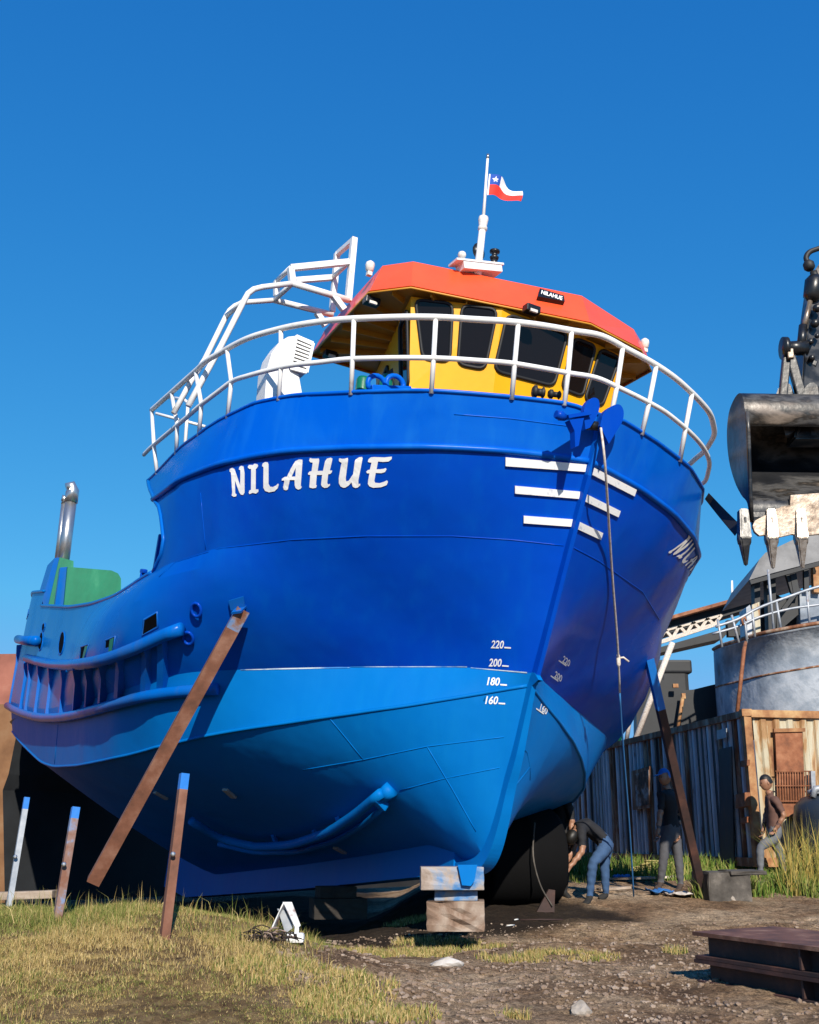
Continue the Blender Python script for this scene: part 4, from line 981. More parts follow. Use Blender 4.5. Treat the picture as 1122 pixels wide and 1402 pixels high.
# ------------------------------------------------------------------ flag
fm, nt, b = new_mat('flag_cloth')
va = nt.nodes.new('ShaderNodeAttribute'); va.attribute_name = 'flag_col'; nt.links.new(va.outputs['Color'], b.inputs['Base Color']); b.inputs['Roughness'].default_value = 0.8
NXf, NYf = 46, 30
Pm = [plane(x, y, 0, sm+0.01) for x, y in [(670, 238), (709, 268), (706, 283), (667, 267)]]
W = lambda u, v: (np.array(Pm[0])*(1-u)+np.array(Pm[1])*u)*(1-v)+(np.array(Pm[3])*(1-u)+np.array(Pm[2])*u)*v
fv = []; fcs = []
for j in range(NYf+1):
    for i in range(NXf+1):
        u, v = i/NXf, j/NYf; p = W(u, v); p = p+np.array([0.10*u*sin(u*7+v*1.5)+0.05*u, 0, 0.06*sin(u*pi)*(1-v*0.3)])
        p = p+np.array([0, 0, 0.03*sin(u*6.5)*u]); fv.append(ship_world(p))
for j in range(NYf):
    for i in range(NXf): fcs.append((j*(NXf+1)+i, j*(NXf+1)+i+1, (j+1)*(NXf+1)+i+1, (j+1)*(NXf+1)+i))
flag = raw_obj('flag', fv, fcs, fm, smooth=True); tag(flag, 'red, white and blue flag with one white star flying from the white mast', 'flag')
ca = flag.data.attributes.new('flag_col', 'FLOAT_COLOR', 'FACE'); cols = []
def in_star(x, y):
    r = math.hypot(x, y); a = (math.atan2(x, y)+2*pi) % (2*pi/5); a = min(a, 2*pi/5-a)
    ro, ri = 1.0, 0.382; k = a/(pi/5); 
    # edge between outer point (ro at 0) and inner point (ri at 36 deg)
    x0, y0, x1, y1 = ro, 0, ri*cos(pi/5), ri*sin(pi/5); px_, py_ = r*cos(a), r*sin(a)
    return (x1-x0)*(py_-y0)-(y1-y0)*(px_-x0) > 0
for j in range(NYf):
    for i in range(NXf):
        u, v = (i+.5)/NXf, (j+.5)/NYf
        if u < 0.04: c = (0.8, 0.8, 0.8)
        elif v > 0.5: c = (0.72, 0.035, 0.02)
        elif u < 0.36: c = (0.8, 0.8, 0.8) if in_star((u-.2)*1.5/0.17, -(v-.25)/0.17) else (0.01, 0.07, 0.38)
        else: c = (0.8, 0.8, 0.8)
        cols += [*c, 1.0]
ca.data.foreach_set('color', cols)

# ------------------------------------------------------------------ rope down the bow
bm = bmesh.new()
tp0 = ship_world((1.92, -0.12, 4.45)); d0 = at(823, 586, tp0[1]); gr = ground_hit(868, 1228)
wp = [d0, at(829, 640, tp0[1]+0.02)]
for x, y in [(838, 780), (846, 885), (851, 985), (862, 1130)]:
    f = (y-640)/(1228-640); wp.append(at(x, y, tp0[1]+(gr.y-tp0[1])*f))
wp.append(gr+Vector((0, 0, .01)))
pts = spline(wp, 6); k1 = int(len(pts)*0.62)
add_tube(bm, pts[:k1+1], 0.013, 6, 0); add_tube(bm, pts[k1:], 0.012, 6, 1)
kn = pts[int(len(pts)*0.52)]; add_tube(bm, [kn, kn+Vector((.06, 0, .01)), kn+Vector((.12, 0, -.04))], 0.012, 6, 0); add_lathe(bm, kn-Vector((0, 0, .1)), (0, 0, 1), [(0, .012), (.03, .025), (.12, .025), (.15, .012)], 8, 0)
rope = mesh_obj('rope', bm, [M['rope'], M['rope_blue']]); tag(rope, 'pale knotted rope hanging from the bow roller down to the dirt', 'rope')

# ------------------------------------------------------------------ shores and posts
def angle_iron(bm, a, b, w, th, face, mi=0, open_dir=None):
    """L section from a to b; face = direction the ridge points"""
    a, b = Vector(a), Vector(b); x = (b-a).normalized(); f = Vector(face); f = (f-x*f.dot(x)).normalized(); s = x.cross(f)
    def sec(p): 
        q = []
        for (u, v) in [(0, 0), (-w*.707, w*.707), (-w*.707-th*.7, w*.707-th*.7), (-th*1.41, 0), (-w*.707-th*.7, -w*.707+th*.7), (-w*.707, -w*.707)]: q.append(bm.verts.new(p+f*u+s*v))
        return q
    A, B_ = sec(a), sec(b); fs = []
    for k in range(6): fs.append(bm.faces.new((A[k], A[(k+1) % 6], B_[(k+1) % 6], B_[k])))
    fs.append(bm.faces.new(A[::-1])); fs.append(bm.faces.new(B_))
    for f_ in fs: f_.material_index = mi
tpw = SHIP_MAT @ on_hull(327, 829, 0.10); low = at(119, 1207, 12.3)
ax = (low-tpw).normalized()
st_ = thing('shore_beam', 'long rusty angle beam leaning out from a blue plate on the left side of the hull', 'beam', low)
fdir = Vector((-0.40, -1, 0.25))
bm = bmesh.new(); angle_iron(bm, tpw+ax*0.26-low, low-low, 0.14, 0.012, fdir); bmesh.ops.recalc_face_normals(bm, faces=bm.faces); mesh_obj('beam', bm, M['shore_rust'], st_)
bm = bmesh.new(); angle_iron(bm, tpw+ax*0.02-low, tpw+ax*0.26-low, 0.14, 0.012, fdir); bmesh.ops.recalc_face_normals(bm, faces=bm.faces); mesh_obj('painted_end', bm, M['post_blue'], st_)
bm = bmesh.new(); pq = [SHIP_MAT @ on_hull(x, y, 0.02)-low for x, y in [(315, 821), (335, 815), (337, 831), (318, 834)]]; nn = (SHIP_MAT.to_3x3() @ hull_hit(327, 825)[1]).normalized(); add_prism(bm, pq, nn*0.02)
add_prism(bm, [SHIP_MAT @ on_hull(x, y, 0.0)-low for x, y in [(324, 831), (338, 829), (338, 832), (324, 834)]], nn*0.16); bmesh.ops.recalc_face_normals(bm, faces=bm.faces); mesh_obj('mounting_plate', bm, M['fender_blue'], st_)
# right shore
ph = SHIP_MAT @ on_hull(886, 905, 0.0); gr2 = ground_hit(961, 1229)-Vector((0, 0, .05))
sr = thing('shore_beam', 'dark rusty beam propping the right side of the hull, its foot on the dirt beside the standing man', 'beam', gr2)
d = (ph-gr2); bm = bmesh.new(); angle_iron(bm, Vector((0, 0, 0)), d*0.80, 0.10, 0.012, (-0.5, -0.7, 0)); bmesh.ops.recalc_face_normals(bm, faces=bm.faces); mesh_obj('beam', bm, M['dkrust'], sr)
bm = bmesh.new(); angle_iron(bm, d*0.80, d*1.0, 0.10, 0.012, (-0.5, -0.7, 0)); bmesh.ops.recalc_face_normals(bm, faces=bm.faces); mesh_obj('painted_end', bm, M['post_top'], sr)
# angle-iron posts standing in the grass
for (tx, ty), (bx, by), w, lab, mm in [((249, 1058), (221, 1287), 0.060, 'rusty blue-topped post in the grass right of the long leaning beam', M['shore_rust']), ((100, 1104), (73, 1266), 0.056, 'rusty blue angle iron post in the grass, the middle one of three', M['post_blue']), ((34, 1091), (8, 1241), 0.046, 'pale grey angle iron post with blue tip, at the left edge of the grass', M['galv'])]:
    g = ground_hit(bx, by) if bx > 20 else at(bx, by, 9.9)-Vector((0, 0, .1)); tpp = at(tx, ty, g.y+0.12); po = thing('post', lab, 'post', g, group='angle iron posts in the grass')
    d = tpp-g; bm = bmesh.new(); angle_iron(bm, -d.normalized()*0.15, d*0.90, w, 0.008, (-0.32, -1, 0)); bmesh.ops.recalc_face_normals(bm, faces=bm.faces); mesh_obj('shaft', bm, mm, po)
    bm = bmesh.new(); angle_iron(bm, d*0.90, d, w, 0.008, (-0.32, -1, 0)); bmesh.ops.recalc_face_normals(bm, faces=bm.faces); mesh_obj('painted_tip', bm, M['post_top'], po)
    bm = bmesh.new(); add_lathe(bm, d*0.5+Vector((.015, -.03, 0)), (0.3, -1, 0), [(0, .018), (.012, .018), (.02, .008)], 8); mesh_obj('bolt', bm, M['steel'], po)

# ------------------------------------------------------------------ keel blocks
def block(px0, px1, py0, py1, Y, depth, m, lab, rot=0.0, bev=0.012, jag=0.0, tilt=0.0):
    a, b, c = at(px0, py1, Y), at(px1, py1, Y), at(px0, py0, Y); w = (b-a).length; h = (c.z-a.z)
    bm = bmesh.new(); add_box(bm, (0, 0, h/2), (w, depth, h), bevel=bev)
    bmesh.ops.subdivide_edges(bm, edges=[e for e in bm.edges if e.calc_length() > 0.1], cuts=4, use_grid_fill=True)
    for v in bm.verts:
        n = math.sin(v.co.x*37+v.co.z*51)*math.cos(v.co.y*43+v.co.x*11); v.co += Vector((n*.004, n*.006, 0))
        if jag: v.co.y += jag*max(0, math.sin(v.co.x*9+1.0+v.co.z*7))*random.random()
    o = mesh_obj('keel_block', bm, m); o.location = (a+b)/2+Vector((0, depth/2, 0)); o.rotation_euler = (0, tilt, rot); tag(o, lab, 'timber block', 'timber blocks under the keel'); return o
YB = 11.85
block(576, 663, 1187, 1219, YB-0.12, 0.36, M['timber_blue'], 'squared timber block sprayed with blue paint, topmost of the stack under the bow', 0.02)
block(597, 656, 1219.5, 1233.5, YB, 0.5, M['timber_blue'], 'thin blue stained timber packer, middle of the stack under the bow', -0.05)
block(586, 666, 1234, 1276, YB-0.05, 0.45, M['timber_dark'], 'cracked old timber block standing on the dirt, bottom of the stack under the bow', -0.06, jag=0.05)
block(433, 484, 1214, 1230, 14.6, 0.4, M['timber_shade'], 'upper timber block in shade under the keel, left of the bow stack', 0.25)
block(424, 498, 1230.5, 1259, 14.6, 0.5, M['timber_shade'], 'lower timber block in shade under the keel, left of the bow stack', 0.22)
# blue steel tongue hanging over the top block
bm = bmesh.new(); q = [at(x, y, YB-0.17) for x, y in [(627, 1184), (654, 1184), (650, 1206), (645, 1213), (633, 1212)]]; o0 = q[0]; add_prism(bm, [SHIP_MAT.inverted() @ p for p in q], SHIP_MAT.to_3x3().inverted() @ Vector((0, .05, 0))); bmesh.ops.recalc_face_normals(bm, faces=bm.faces); mesh_obj('keel_tongue', bm, M['boot'], ship)

# ------------------------------------------------------------------ grass
def leaf_material():
    m, nt, b = new_mat('grass_blades'); a = nt.nodes.new('ShaderNodeAttribute'); a.attribute_name = 'tint'
    nt.links.new(a.outputs['Color'], b.inputs['Base Color']); b.inputs['Roughness'].default_value = 0.75; b.inputs['Specular IOR Level'].default_value = 0.2
    return m
M['blade'] = leaf_material()
PAL = {'green': np.array([(0.085, 0.115, 0.018), (0.13, 0.155, 0.03), (0.19, 0.20, 0.05), (0.26, 0.24, 0.08)]),
       'straw': np.array([(0.33, 0.235, 0.085), (0.40, 0.29, 0.12), (0.27, 0.19, 0.065), (0.46, 0.35, 0.16)]),
       'lush': np.array([(0.05, 0.105, 0.012), (0.08, 0.15, 0.02), (0.12, 0.18, 0.03)]),
       'gold': np.array([(0.34, 0.24, 0.06), (0.42, 0.31, 0.09), (0.28, 0.23, 0.05), (0.20, 0.19, 0.04)])}
def blades(name, XY, hgt, wid, mix, lean=0.5, kind='stuff', seed=1):
    """XY n x 2, hgt n, mix n in 0..1 between palettes a,b"""
    rng = np.random.default_rng(seed); n = len(XY); pa, pb = PAL[mix[0]], PAL[mix[1]]; t = mix[2]
    z = terrain(XY[:, 0], XY[:, 1])-0.01; base = np.column_stack([XY, z])
    ang = rng.uniform(0, 2*pi, n); d = np.column_stack([np.cos(ang), np.sin(ang), np.zeros(n)])
    wv = np.column_stack([-np.sin(ang), np.cos(ang), np.zeros(n)])
    ca_ = rng.uniform(0, 2*pi, n); wv = np.column_stack([np.cos(ca_), np.sin(ca_)*0.4, np.zeros(n)])
    ln = (rng.random(n)**1.2*lean)[:, None]; h = hgt[:, None]; w = wid*(0.6+0.8*rng.random(n))[:, None]
    up = np.array([0, 0, 1.0])
    p0 = base-wv*w/2; p1 = base+wv*w/2; m = base+up*h*0.55+d*ln*h*0.35; p2 = m+wv*w*0.38; p3 = m-wv*w*0.38; p4 = base+up*h*(1-0.35*ln)+d*ln*h*1.05
    V = np.stack([p0, p1, p2, p3, p4], 1).reshape(-1, 3); i = np.arange(n)*5
    me = bpy.data.meshes.new(name)
    me.vertices.add(n*5); me.vertices.foreach_set('co', V.astype(np.float32).ravel())
    loops = np.column_stack([i, i+1, i+2, i+3, i+3, i+2, i+4]).ravel(); me.loops.add(n*7); me.loops.foreach_set('vertex_index', loops.astype(np.int32))
    st = np.column_stack([np.arange(n)*7, np.arange(n)*7+4]).ravel(); me.polygons.add(n*2); me.polygons.foreach_set('loop_start', st.astype(np.int32))
    me.update(calc_edges=True); me.materials.append(M['blade'])
    pick = rng.random(n) < t; col = np.where(pick[:, None], pb[rng.integers(0, len(pb), n)], pa[rng.integers(0, len(pa), n)])*(0.8+0.4*rng.random(n))[:, None]
    at_ = me.attributes.new('tint', 'FLOAT_COLOR', 'FACE'); c4 = np.column_stack([col, np.ones(n)]); at_.data.foreach_set('color', np.repeat(c4, 2, 0).astype(np.float32).ravel())
    o = link(bpy.data.objects.new(name, me)); 
    if kind: o['kind'] = kind
    return o
def scatter(n, x0, x1, y0, y1, dens, seed):
    rng = np.random.default_rng(seed); P = np.column_stack([rng.uniform(x0, x1, n), rng.uniform(y0, y1, n)]); k = dens(P[:, 0], P[:, 1]) > rng.random(n); return P[k]
clump = lambda x, y, f, sd: smooth(0.30, 0.70, 0.6*vnoise(x*f, y*f, sd)+0.4*vnoise(x*f*2.7, y*f*2.7, sd+1))
P = scatter(750000, -7.0, 0.6, 5.2, 11.2, lambda x, y: grass_mask(x, y)*(0.16+0.84*clump(x, y, 1.7, 21)**1.2)*(1-0.65*smooth(.62, .74, vnoise(x*1.15, y*1.6, 23))*(1-smooth(7.6, 8.4, y)))*(0.7+0.3*smooth(6.3, 8.2, y)), 3)
hh = (0.03+0.10*clump(P[:, 0], P[:, 1], 1.3, 31)*RNG.random(len(P))**1.5+0.02*RNG.random(len(P)))*(0.55+0.45*smooth(6.5, 8.6, P[:, 1]))
dry = np.clip(1.15*clump(P[:, 0], P[:, 1], 0.9, 41)*0.75+0.75*(1-smooth(6.9, 9.0, P[:, 1]))-0.48+0.25*vnoise(P[:, 0]*2.6, P[:, 1]*2.6, 44), 0.10, 0.95)
g = blades('grass', P, hh, 0.0036, ('green', 'straw', dry), 1.25, seed=5)
Pt = scatter(26000, -6.5, -0.4, 8.3, 10.3, lambda x, y: grass_mask(x, y)*0.12*clump(x, y, 2.4, 25), 14)
blades('grass', Pt, 0.10+0.14*RNG.random(len(Pt))**1.5, 0.0045, ('green', 'straw', np.full(len(Pt), 0.35)), 0.9, seed=15)
# loose patches out on the dirt (straw strip, near edge)
def patch(px, py, rx, ry, n, seed):
    c = ground_hit(px, py); rng = np.random.default_rng(seed); a = rng.uniform(0, 2*pi, n); r = np.sqrt(rng.random(n)); P = np.column_stack([c.x+rx*r*np.cos(a), c.y+ry*r*np.sin(a)])
    return P[clump(P[:, 0], P[:, 1], 2.2, seed) > rng.random(n)*0.8]
P = np.concatenate([patch(740, 1313, 0.75, 0.28, 5000, 51), patch(640, 1302, 0.45, 0.2, 1500, 52), patch(520, 1306, 0.8, 0.45, 9000, 53), patch(500, 1385, 0.45, 0.35, 5200, 54), patch(700, 1392, 0.12, 0.10, 350, 55), patch(925, 1303, 0.12, .15, 250, 56), patch(420, 1330, 0.6, .35, 3500, 57), patch(600, 1290, .5, .2, 1200, 58), patch(560, 1262, .5, .25, 1500, 59)])
blades('grass', P, 0.03+0.055*RNG.random(len(P)), 0.007, ('green', 'straw', np.full(len(P), 0.6)), 1.0, seed=6)
# green growth at the foot of the container and golden weeds on the right
Pg = scatter(60000, 2.3, 8.5, 14.0, 24, lambda x, y: smooth(17.2, 18.0, y+0.25*(x-4)*0+0.6*(vnoise(x*1.5, y*1.5, 61)-.5))*clump(x, y, 1.6, 62)*(x < 7.6-0.16*(y-18.6)), 8)
Pg = np.concatenate([Pg, patch(1030, 1226, 0.5, 0.3, 3500, 63), patch(1090, 1222, 0.7, 0.4, 3500, 64), patch(968, 1228, .2, .15, 300, 65)])
blades('grass', Pg, 0.10+0.28*RNG.random(len(Pg))*clump(Pg[:, 0], Pg[:, 1], 1.9, 66), 0.016, ('lush', 'green', np.full(len(Pg), 0.5)), 0.8, seed=9)
Pw = np.concatenate([patch(1108, 1222, 0.34, 0.30, 1000, 71), patch(1130, 1216, 0.5, 0.4, 1000, 72), patch(1088, 1226, 0.16, 0.15, 220, 73)])
o = blades('tall_grass', Pw, 0.22+0.95*RNG.random(len(Pw))**2.2, 0.010, ('gold', 'green', np.full(len(Pw), 0.25)), 0.75, seed=10)
# pebbles
def pebbles(n, seed):
    rng = np.random.default_rng(seed); V = []; T = []
    ico = bmesh.new(); bmesh.ops.create_icosphere(ico, subdivisions=1, radius=1); ico.verts.index_update(); iv = np.array([v.co for v in ico.verts]); it = np.array([[v.index for v in f.verts] for f in ico.faces]); ico.free()
    P = np.column_stack([rng.uniform(-2.2, 5, n), 5.6+8.0*rng.random(n)**1.4]); z = terrain(P[:, 0], P[:, 1]); k = 0
    keep = (grass_mask(P[:, 0], P[:, 1]) < 0.4) & (vnoise(P[:, 0]*1.3, P[:, 1]*1.3, 5) > 0.25)
    for (x, y), zz in zip(P[keep], z[keep]):
        r = 0.005+0.020*rng.random()**3.2; q = iv*(r*(0.7+0.6*rng.random((1, 3))))*np.array([1, 1, 0.65])*(0.85+0.3*rng.random((len(iv), 1)))+np.array([x, y, zz+r*0.3])
        V.append(q); T.append(it+k*len(iv)); k += 1
    o = raw_obj('gravel', np.concatenate(V), np.concatenate(T), mat('gravel_stone', [(0.3, (0.10, 0.065, 0.045)), (0.52, (0.24, 0.17, 0.12)), (0.75, (0.46, 0.38, 0.31))], 3.1, 0.95, bump_s=0)); tag(o, kind='stuff')
pebbles(15000, 77)

# ------------------------------------------------------------------ container behind
CB = at(1039, 1187, 18.6); CTZ = at(1026, 972, 18.6).z; CH = CTZ-CB.z
cd = Vector((-0.162, 0.987, 0)).normalized(); ce = Vector((0.987, 0.162, 0)).normalized()
cont = thing('shipping_container', 'rusty cream shipping container with a long dark corrugated side', 'container', CB)
CLEN, CWID = 11.6, 2.44
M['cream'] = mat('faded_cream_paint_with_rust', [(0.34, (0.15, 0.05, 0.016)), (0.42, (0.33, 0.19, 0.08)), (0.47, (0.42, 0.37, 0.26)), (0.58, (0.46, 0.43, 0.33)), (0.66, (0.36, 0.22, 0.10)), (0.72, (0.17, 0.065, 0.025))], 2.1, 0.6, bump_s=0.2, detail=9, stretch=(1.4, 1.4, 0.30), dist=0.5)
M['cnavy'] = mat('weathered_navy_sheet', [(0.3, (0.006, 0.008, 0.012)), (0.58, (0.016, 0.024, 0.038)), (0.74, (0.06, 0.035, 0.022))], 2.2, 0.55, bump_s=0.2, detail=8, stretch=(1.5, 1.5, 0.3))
M['cpale'] = mat('pale_grey_rib', [(0.32, (0.22, 0.09, 0.035)), (0.40, (0.36, 0.40, 0.46)), (0.65, (0.62, 0.63, 0.63))], 2.6, 0.6, bump_s=0.2, detail=8, stretch=(2, 2, 0.5))
M['crust'] = mat('rust_rib', [(0.3, (0.06, 0.025, 0.012)), (0.5, (0.22, 0.085, 0.035)), (0.64, (0.38, 0.28, 0.20))], 2.6, 0.75, bump_s=0.3, detail=8, stretch=(2, 2, 0.5))
M['frame_rust'] = mat('rusty_container_frame', [(0.3, (0.12, 0.045, 0.018)), (0.5, (0.32, 0.15, 0.06)), (0.68, (0.48, 0.30, 0.14))], 3.5, 0.75, bump_s=0.4, detail=8)
# long side: trapezoid corrugation, near rib slopes and some crests toned pale
bm = bmesh.new(); outn = Vector((-cd.y, cd.x, 0)); outn = -ce
u = 0.12; prof = [(u, 0)]; mi = []
rr = random.Random(5)
while u < CLEN-0.15:
    pw = rr.choice([0.19, 0.21, 0.21, 0.23])
    prof += [(u+pw*.50, 0), (u+pw*.58, .045), (u+pw*.90, .045), (u+pw, 0)]; k = rr.choice([1, 1, 1, 2, 0, 1, 2]); mi += [0, k, k if rr.random() < .55 else 0, 0]; u += pw
zb, zt = 0.14, CH-0.12
V0 = [bm.verts.new(cd*p+outn*(d-0.03)+Vector((0, 0, zb))) for p, d in prof]; V1 = [bm.verts.new(cd*p+outn*(d-0.03)+Vector((0, 0, zt))) for p, d in prof]
for i in range(len(prof)-1):
    f = bm.faces.new((V0[i], V0[i+1], V1[i+1], V1[i])); f.material_index = mi[i]
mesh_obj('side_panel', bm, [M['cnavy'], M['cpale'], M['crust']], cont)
# end wall
bm = bmesh.new(); u = 0.13; prof = [(u, 0)]
while u < CWID-0.15: prof += [(u+.10, 0), (u+.13, .035), (u+.21, .035), (u+.24, 0)]; u += .24
en = -cd
V0 = [bm.verts.new(ce*p+en*(d-0.03)+Vector((0, 0, zb))) for p, d in prof]; V1 = [bm.verts.new(ce*p+en*(d-0.03)+Vector((0, 0, zt))) for p, d in prof]
for i in range(len(prof)-1): bm.faces.new((V0[i], V0[i+1], V1[i+1], V1[i]))
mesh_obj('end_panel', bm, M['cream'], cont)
for p in (Vector((0, 0, 0)), ce*CWID, cd*CLEN):
    bm = bmesh.new(); add_bar(bm, p+Vector((0, 0, 0)), p+Vector((0, 0, CH)), 0.13, 0.13, up=ce, bevel=0.008); add_box(bm, p+Vector((0, 0, CH-0.05)), (0.17, 0.17, 0.12), bevel=0.01); mesh_obj('corner_post', bm, M['frame_rust'], cont)
for a, b in [((0.07, 0), (CLEN-.07, 0))]:
    for z, w in ((CH-.06, .11), (.07, .14)):
        bm = bmesh.new(); add_bar(bm, cd*0.07+Vector((0, 0, z)), cd*(CLEN-.07)+Vector((0, 0, z)), 0.10, w); mesh_obj('side_rail', bm, M['crust'], cont)
for z, w in ((CH-.06, .12), (.07, .14)):
    bm = bmesh.new(); add_bar(bm, ce*0.07+Vector((0, 0, z)), ce*(CWID-.07)+Vector((0, 0, z)), 0.10, w); mesh_obj('end_rail', bm, M['frame_rust'], cont)
bm = bmesh.new(); q = [Vector((0, 0, CH-.02)), ce*CWID+Vector((0, 0, CH-.02)), ce*CWID+cd*CLEN+Vector((0, 0, CH-.02)), cd*CLEN+Vector((0, 0, CH-.02))]; add_prism(bm, q, Vector((0, 0, -.04))); bmesh.ops.recalc_face_normals(bm, faces=bm.faces); mesh_obj('roof', bm, M['crust'], cont)
def cpx(px, py, pl):      # pixel -> point on a container face, local
    n, off = pl; o = Vector(EYE)-CB; d = Vector(ray(px, py)); k = (off-o.dot(n))/d.dot(n); return o+d*k
PE, PS = (en, 0.05), (outn, 0.06)
def on_quad(name, px, pl, th, m, bev=0.0):
    q = [cpx(x, y, pl) for x, y in px]; bm = bmesh.new(); add_prism(bm, q, pl[0]*th); bmesh.ops.recalc_face_normals(bm, faces=bm.faces); return mesh_obj(name, bm, m, cont)
on_quad('door', [(1061, 1003), (1098, 1002), (1103, 1118), (1066, 1118)], PE, 0.02, M['rust'])
on_quad('door_frame', [(1058, 998), (1101, 997), (1101, 1002), (1058, 1003)], PE, 0.05, M['frame_rust'])
bm = bmesh.new()
for k in range(13):
    x = 1064+k*3.6; add_tube(bm, [cpx(x, 1056, (en, .11)), cpx(x+.8, 1098, (en, .11))], 0.008, 5)
for y in (1056, 1076, 1097): add_tube(bm, [cpx(1062, y, (en, .11)), cpx(1112, y, (en, .11))], 0.011, 5)
mesh_obj('grille', bm, M['rust'], cont)
on_quad('blue_post', [(1108, 1056), (1114, 1056), (1115, 1092), (1110, 1092)], (en, .10), 0.06, M['galv'])
on_quad('hatch_frame', [(867, 1056), (892, 1049), (893, 1106), (869, 1109)], PS, 0.04, M['crust'])
on_quad('hatch', [(870, 1060), (889, 1054), (890, 1101), (872, 1105)], (outn, 0.10), 0.012, mat('rotten_hatch', [(0.35, (0.012, 0.010, 0.01)), (0.5, (0.16, 0.07, 0.03)), (0.62, (0.34, 0.32, 0.30)), (0.7, (0.03, 0.02, 0.02))], 4, 0.8, detail=8, bump_s=0.3))
on_quad('sheet_patch', [(986, 1026), (1003, 1022), (1007, 1186), (988, 1186)], PS, 0.02, M['cnavy'])
on_quad('junction_box', [(1015, 1088), (1028, 1085), (1028, 1104), (1015, 1107)], PS, 0.10, M['rust'])
on_quad('small_plate', [(983, 1000), (996, 997), (996, 1010), (983, 1013)], PS, 0.02, M['galv'])
for y in (1042, 1120): on_quad('bracket', [(1018, y), (1027, y-2), (1027, y+6), (1018, y+8)], PS, 0.05, M['rust'])
# water tank beside the container
tk = at(1142, 1190, 18.0); tk.z = gz(tk.x, tk.y); tank = thing('water_tank', 'dark rounded tank standing behind the golden weeds by the rusty door', 'tank', tk)
bm = bmesh.new(); add_lathe(bm, (0, 0, -.05), (0, 0, 1), [(0, .50), (.05, .53), (.9, .53), (1.08, .50), (1.2, .38), (1.26, .2), (1.27, .16)], 28); mesh_obj('body', bm, mat('blue_black_plastic', (0.018, 0.026, 0.040), 4, 0.4), tank)
bm = bmesh.new(); add_lathe(bm, (-.15, -.1, 1.2), (0, 0, 1), [(0, .17), (.06, .17), (.08, .12)], 16); add_tube(bm, [(-.3, -.25, 1.15), (-.25, -.25, 1.28), (-.05, -.28, 1.30)], .05, 8); mesh_obj('lid', bm, M['galv'], tank)

# ------------------------------------------------------------------ old grey ship behind the container
M['grey'] = mat('weathered_grey_ship_paint', [(0.26, (0.17, 0.09, 0.045)), (0.34, (0.13, 0.15, 0.18)), (0.48, (0.22, 0.255, 0.30)), (0.60, (0.36, 0.39, 0.43)), (0.68, (0.20, 0.23, 0.27)), (0.76, (0.30, 0.20, 0.12))], 1.3, 0.8, bump_s=0.5, detail=10, dist=0.25, bscale=7, bump_d=0.03, spec=0.25)
M['dgrey'] = mat('dark_steel_with_painted_shade', [(0.3, (0.005, 0.006, 0.008)), (0.6, (0.012, 0.015, 0.019)), (0.75, (0.03, 0.022, 0.017))], 1.2, 0.6, bump_s=0.2, detail=8)  # dark steel, deepened to near black as painted shade on funnel and stern
O0 = at(1050, 1150, 27.5); O0.z = gz(O0.x, O0.y)
old = thing('old_ship', 'old grey ship with rust streaks and round deck edge behind the container', 'boat', O0)
OP = lambda x, y, Y: at(x, y, Y)-O0
rim = [(977, 889, 29.4), (984, 885, 28.6), (1000, 880, 27.8), (1040, 868, 26.7), (1080, 860, 26.2), (1122, 853, 26.0), (1180, 846, 26.1), (1260, 838, 26.8)]
R0 = spline([OP(*r) for r in rim], 6); bm = bmesh.new(); hts = [0, -.10, -.10, -.95, -1.0, -2.2, -4.8]; off = [0, 0, .02, .10, .08, .18, .3]
rows = []
for h, o in zip(hts, off): rows.append([bm.verts.new(p+Vector((0.06*o*8*0, o, h))) for p in R0])
for j in range(len(rows)-1):
    for i in range(len(R0)-1): f = bm.faces.new((rows[j][i], rows[j][i+1], rows[j+1][i+1], rows[j+1][i])); f.smooth = True
back = [bm.verts.new(p+Vector((2.4, 5, 0))) for p in R0]
for i in range(len(R0)-1): bm.faces.new((rows[0][i], back[i], back[i+1], rows[0][i+1]))
bm.faces.new([r[0] for r in rows]+[bm.verts.new(R0[0]+Vector((2.4, 5, -4.8))), back[0]])
mesh_obj('hull', bm, M['grey'], old)
bm = bmesh.new(); add_tube(bm, [p+Vector((0, .0, 0.0)) for p in R0], 0.05, 6); mesh_obj('deck_edge', bm, M['crust'], old)
bm = bmesh.new(); add_tube(bm, [p+Vector((0, -.02+.1, -1.0)) for p in R0], 0.025, 6); mesh_obj('rub_strake', bm, M['crust'], old)
bm = bmesh.new(); add_prism(bm, [OP(x, y, 30) for x, y in [(872, 1060), (872, 965), (900, 930), (920, 932), (926, 946), (950, 944), (974, 938), (984, 936), (992, 1060)]], Vector((0.5, 3, 0))); bmesh.ops.recalc_face_normals(bm, faces=bm.faces); mesh_obj('stern_bulwark', bm, M['dgrey'], old)
fp0 = OP(921, 965, 30.5); bm = bmesh.new(); add_box(bm, fp0+Vector((0, 0, 0)), (0.80, .9, 1.9), bevel=.12); add_box(bm, fp0+Vector((0, 0, 0.98)), (0.98, 1.0, 0.36), bevel=.06); add_box(bm, fp0+Vector((-.55, 0.1, -.35)), (0.5, .8, 1.9), bevel=.05); mesh_obj('funnel', bm, M['dgrey'], old)
M['raggy'] = M['frame_rust']
bm = bmesh.new(); add_tube(bm, [OP(x, y, 29.7) for x, y in [(936, 950), (932, 975), (928, 1000)]], .05, 6); add_box(bm, OP(925, 939, 29.7), (.14, .1, .1)); add_box(bm, OP(936, 953, 29.7), (.10, .1, .14)); mesh_obj('rusty_pipe', bm, M['frame_rust'], old)
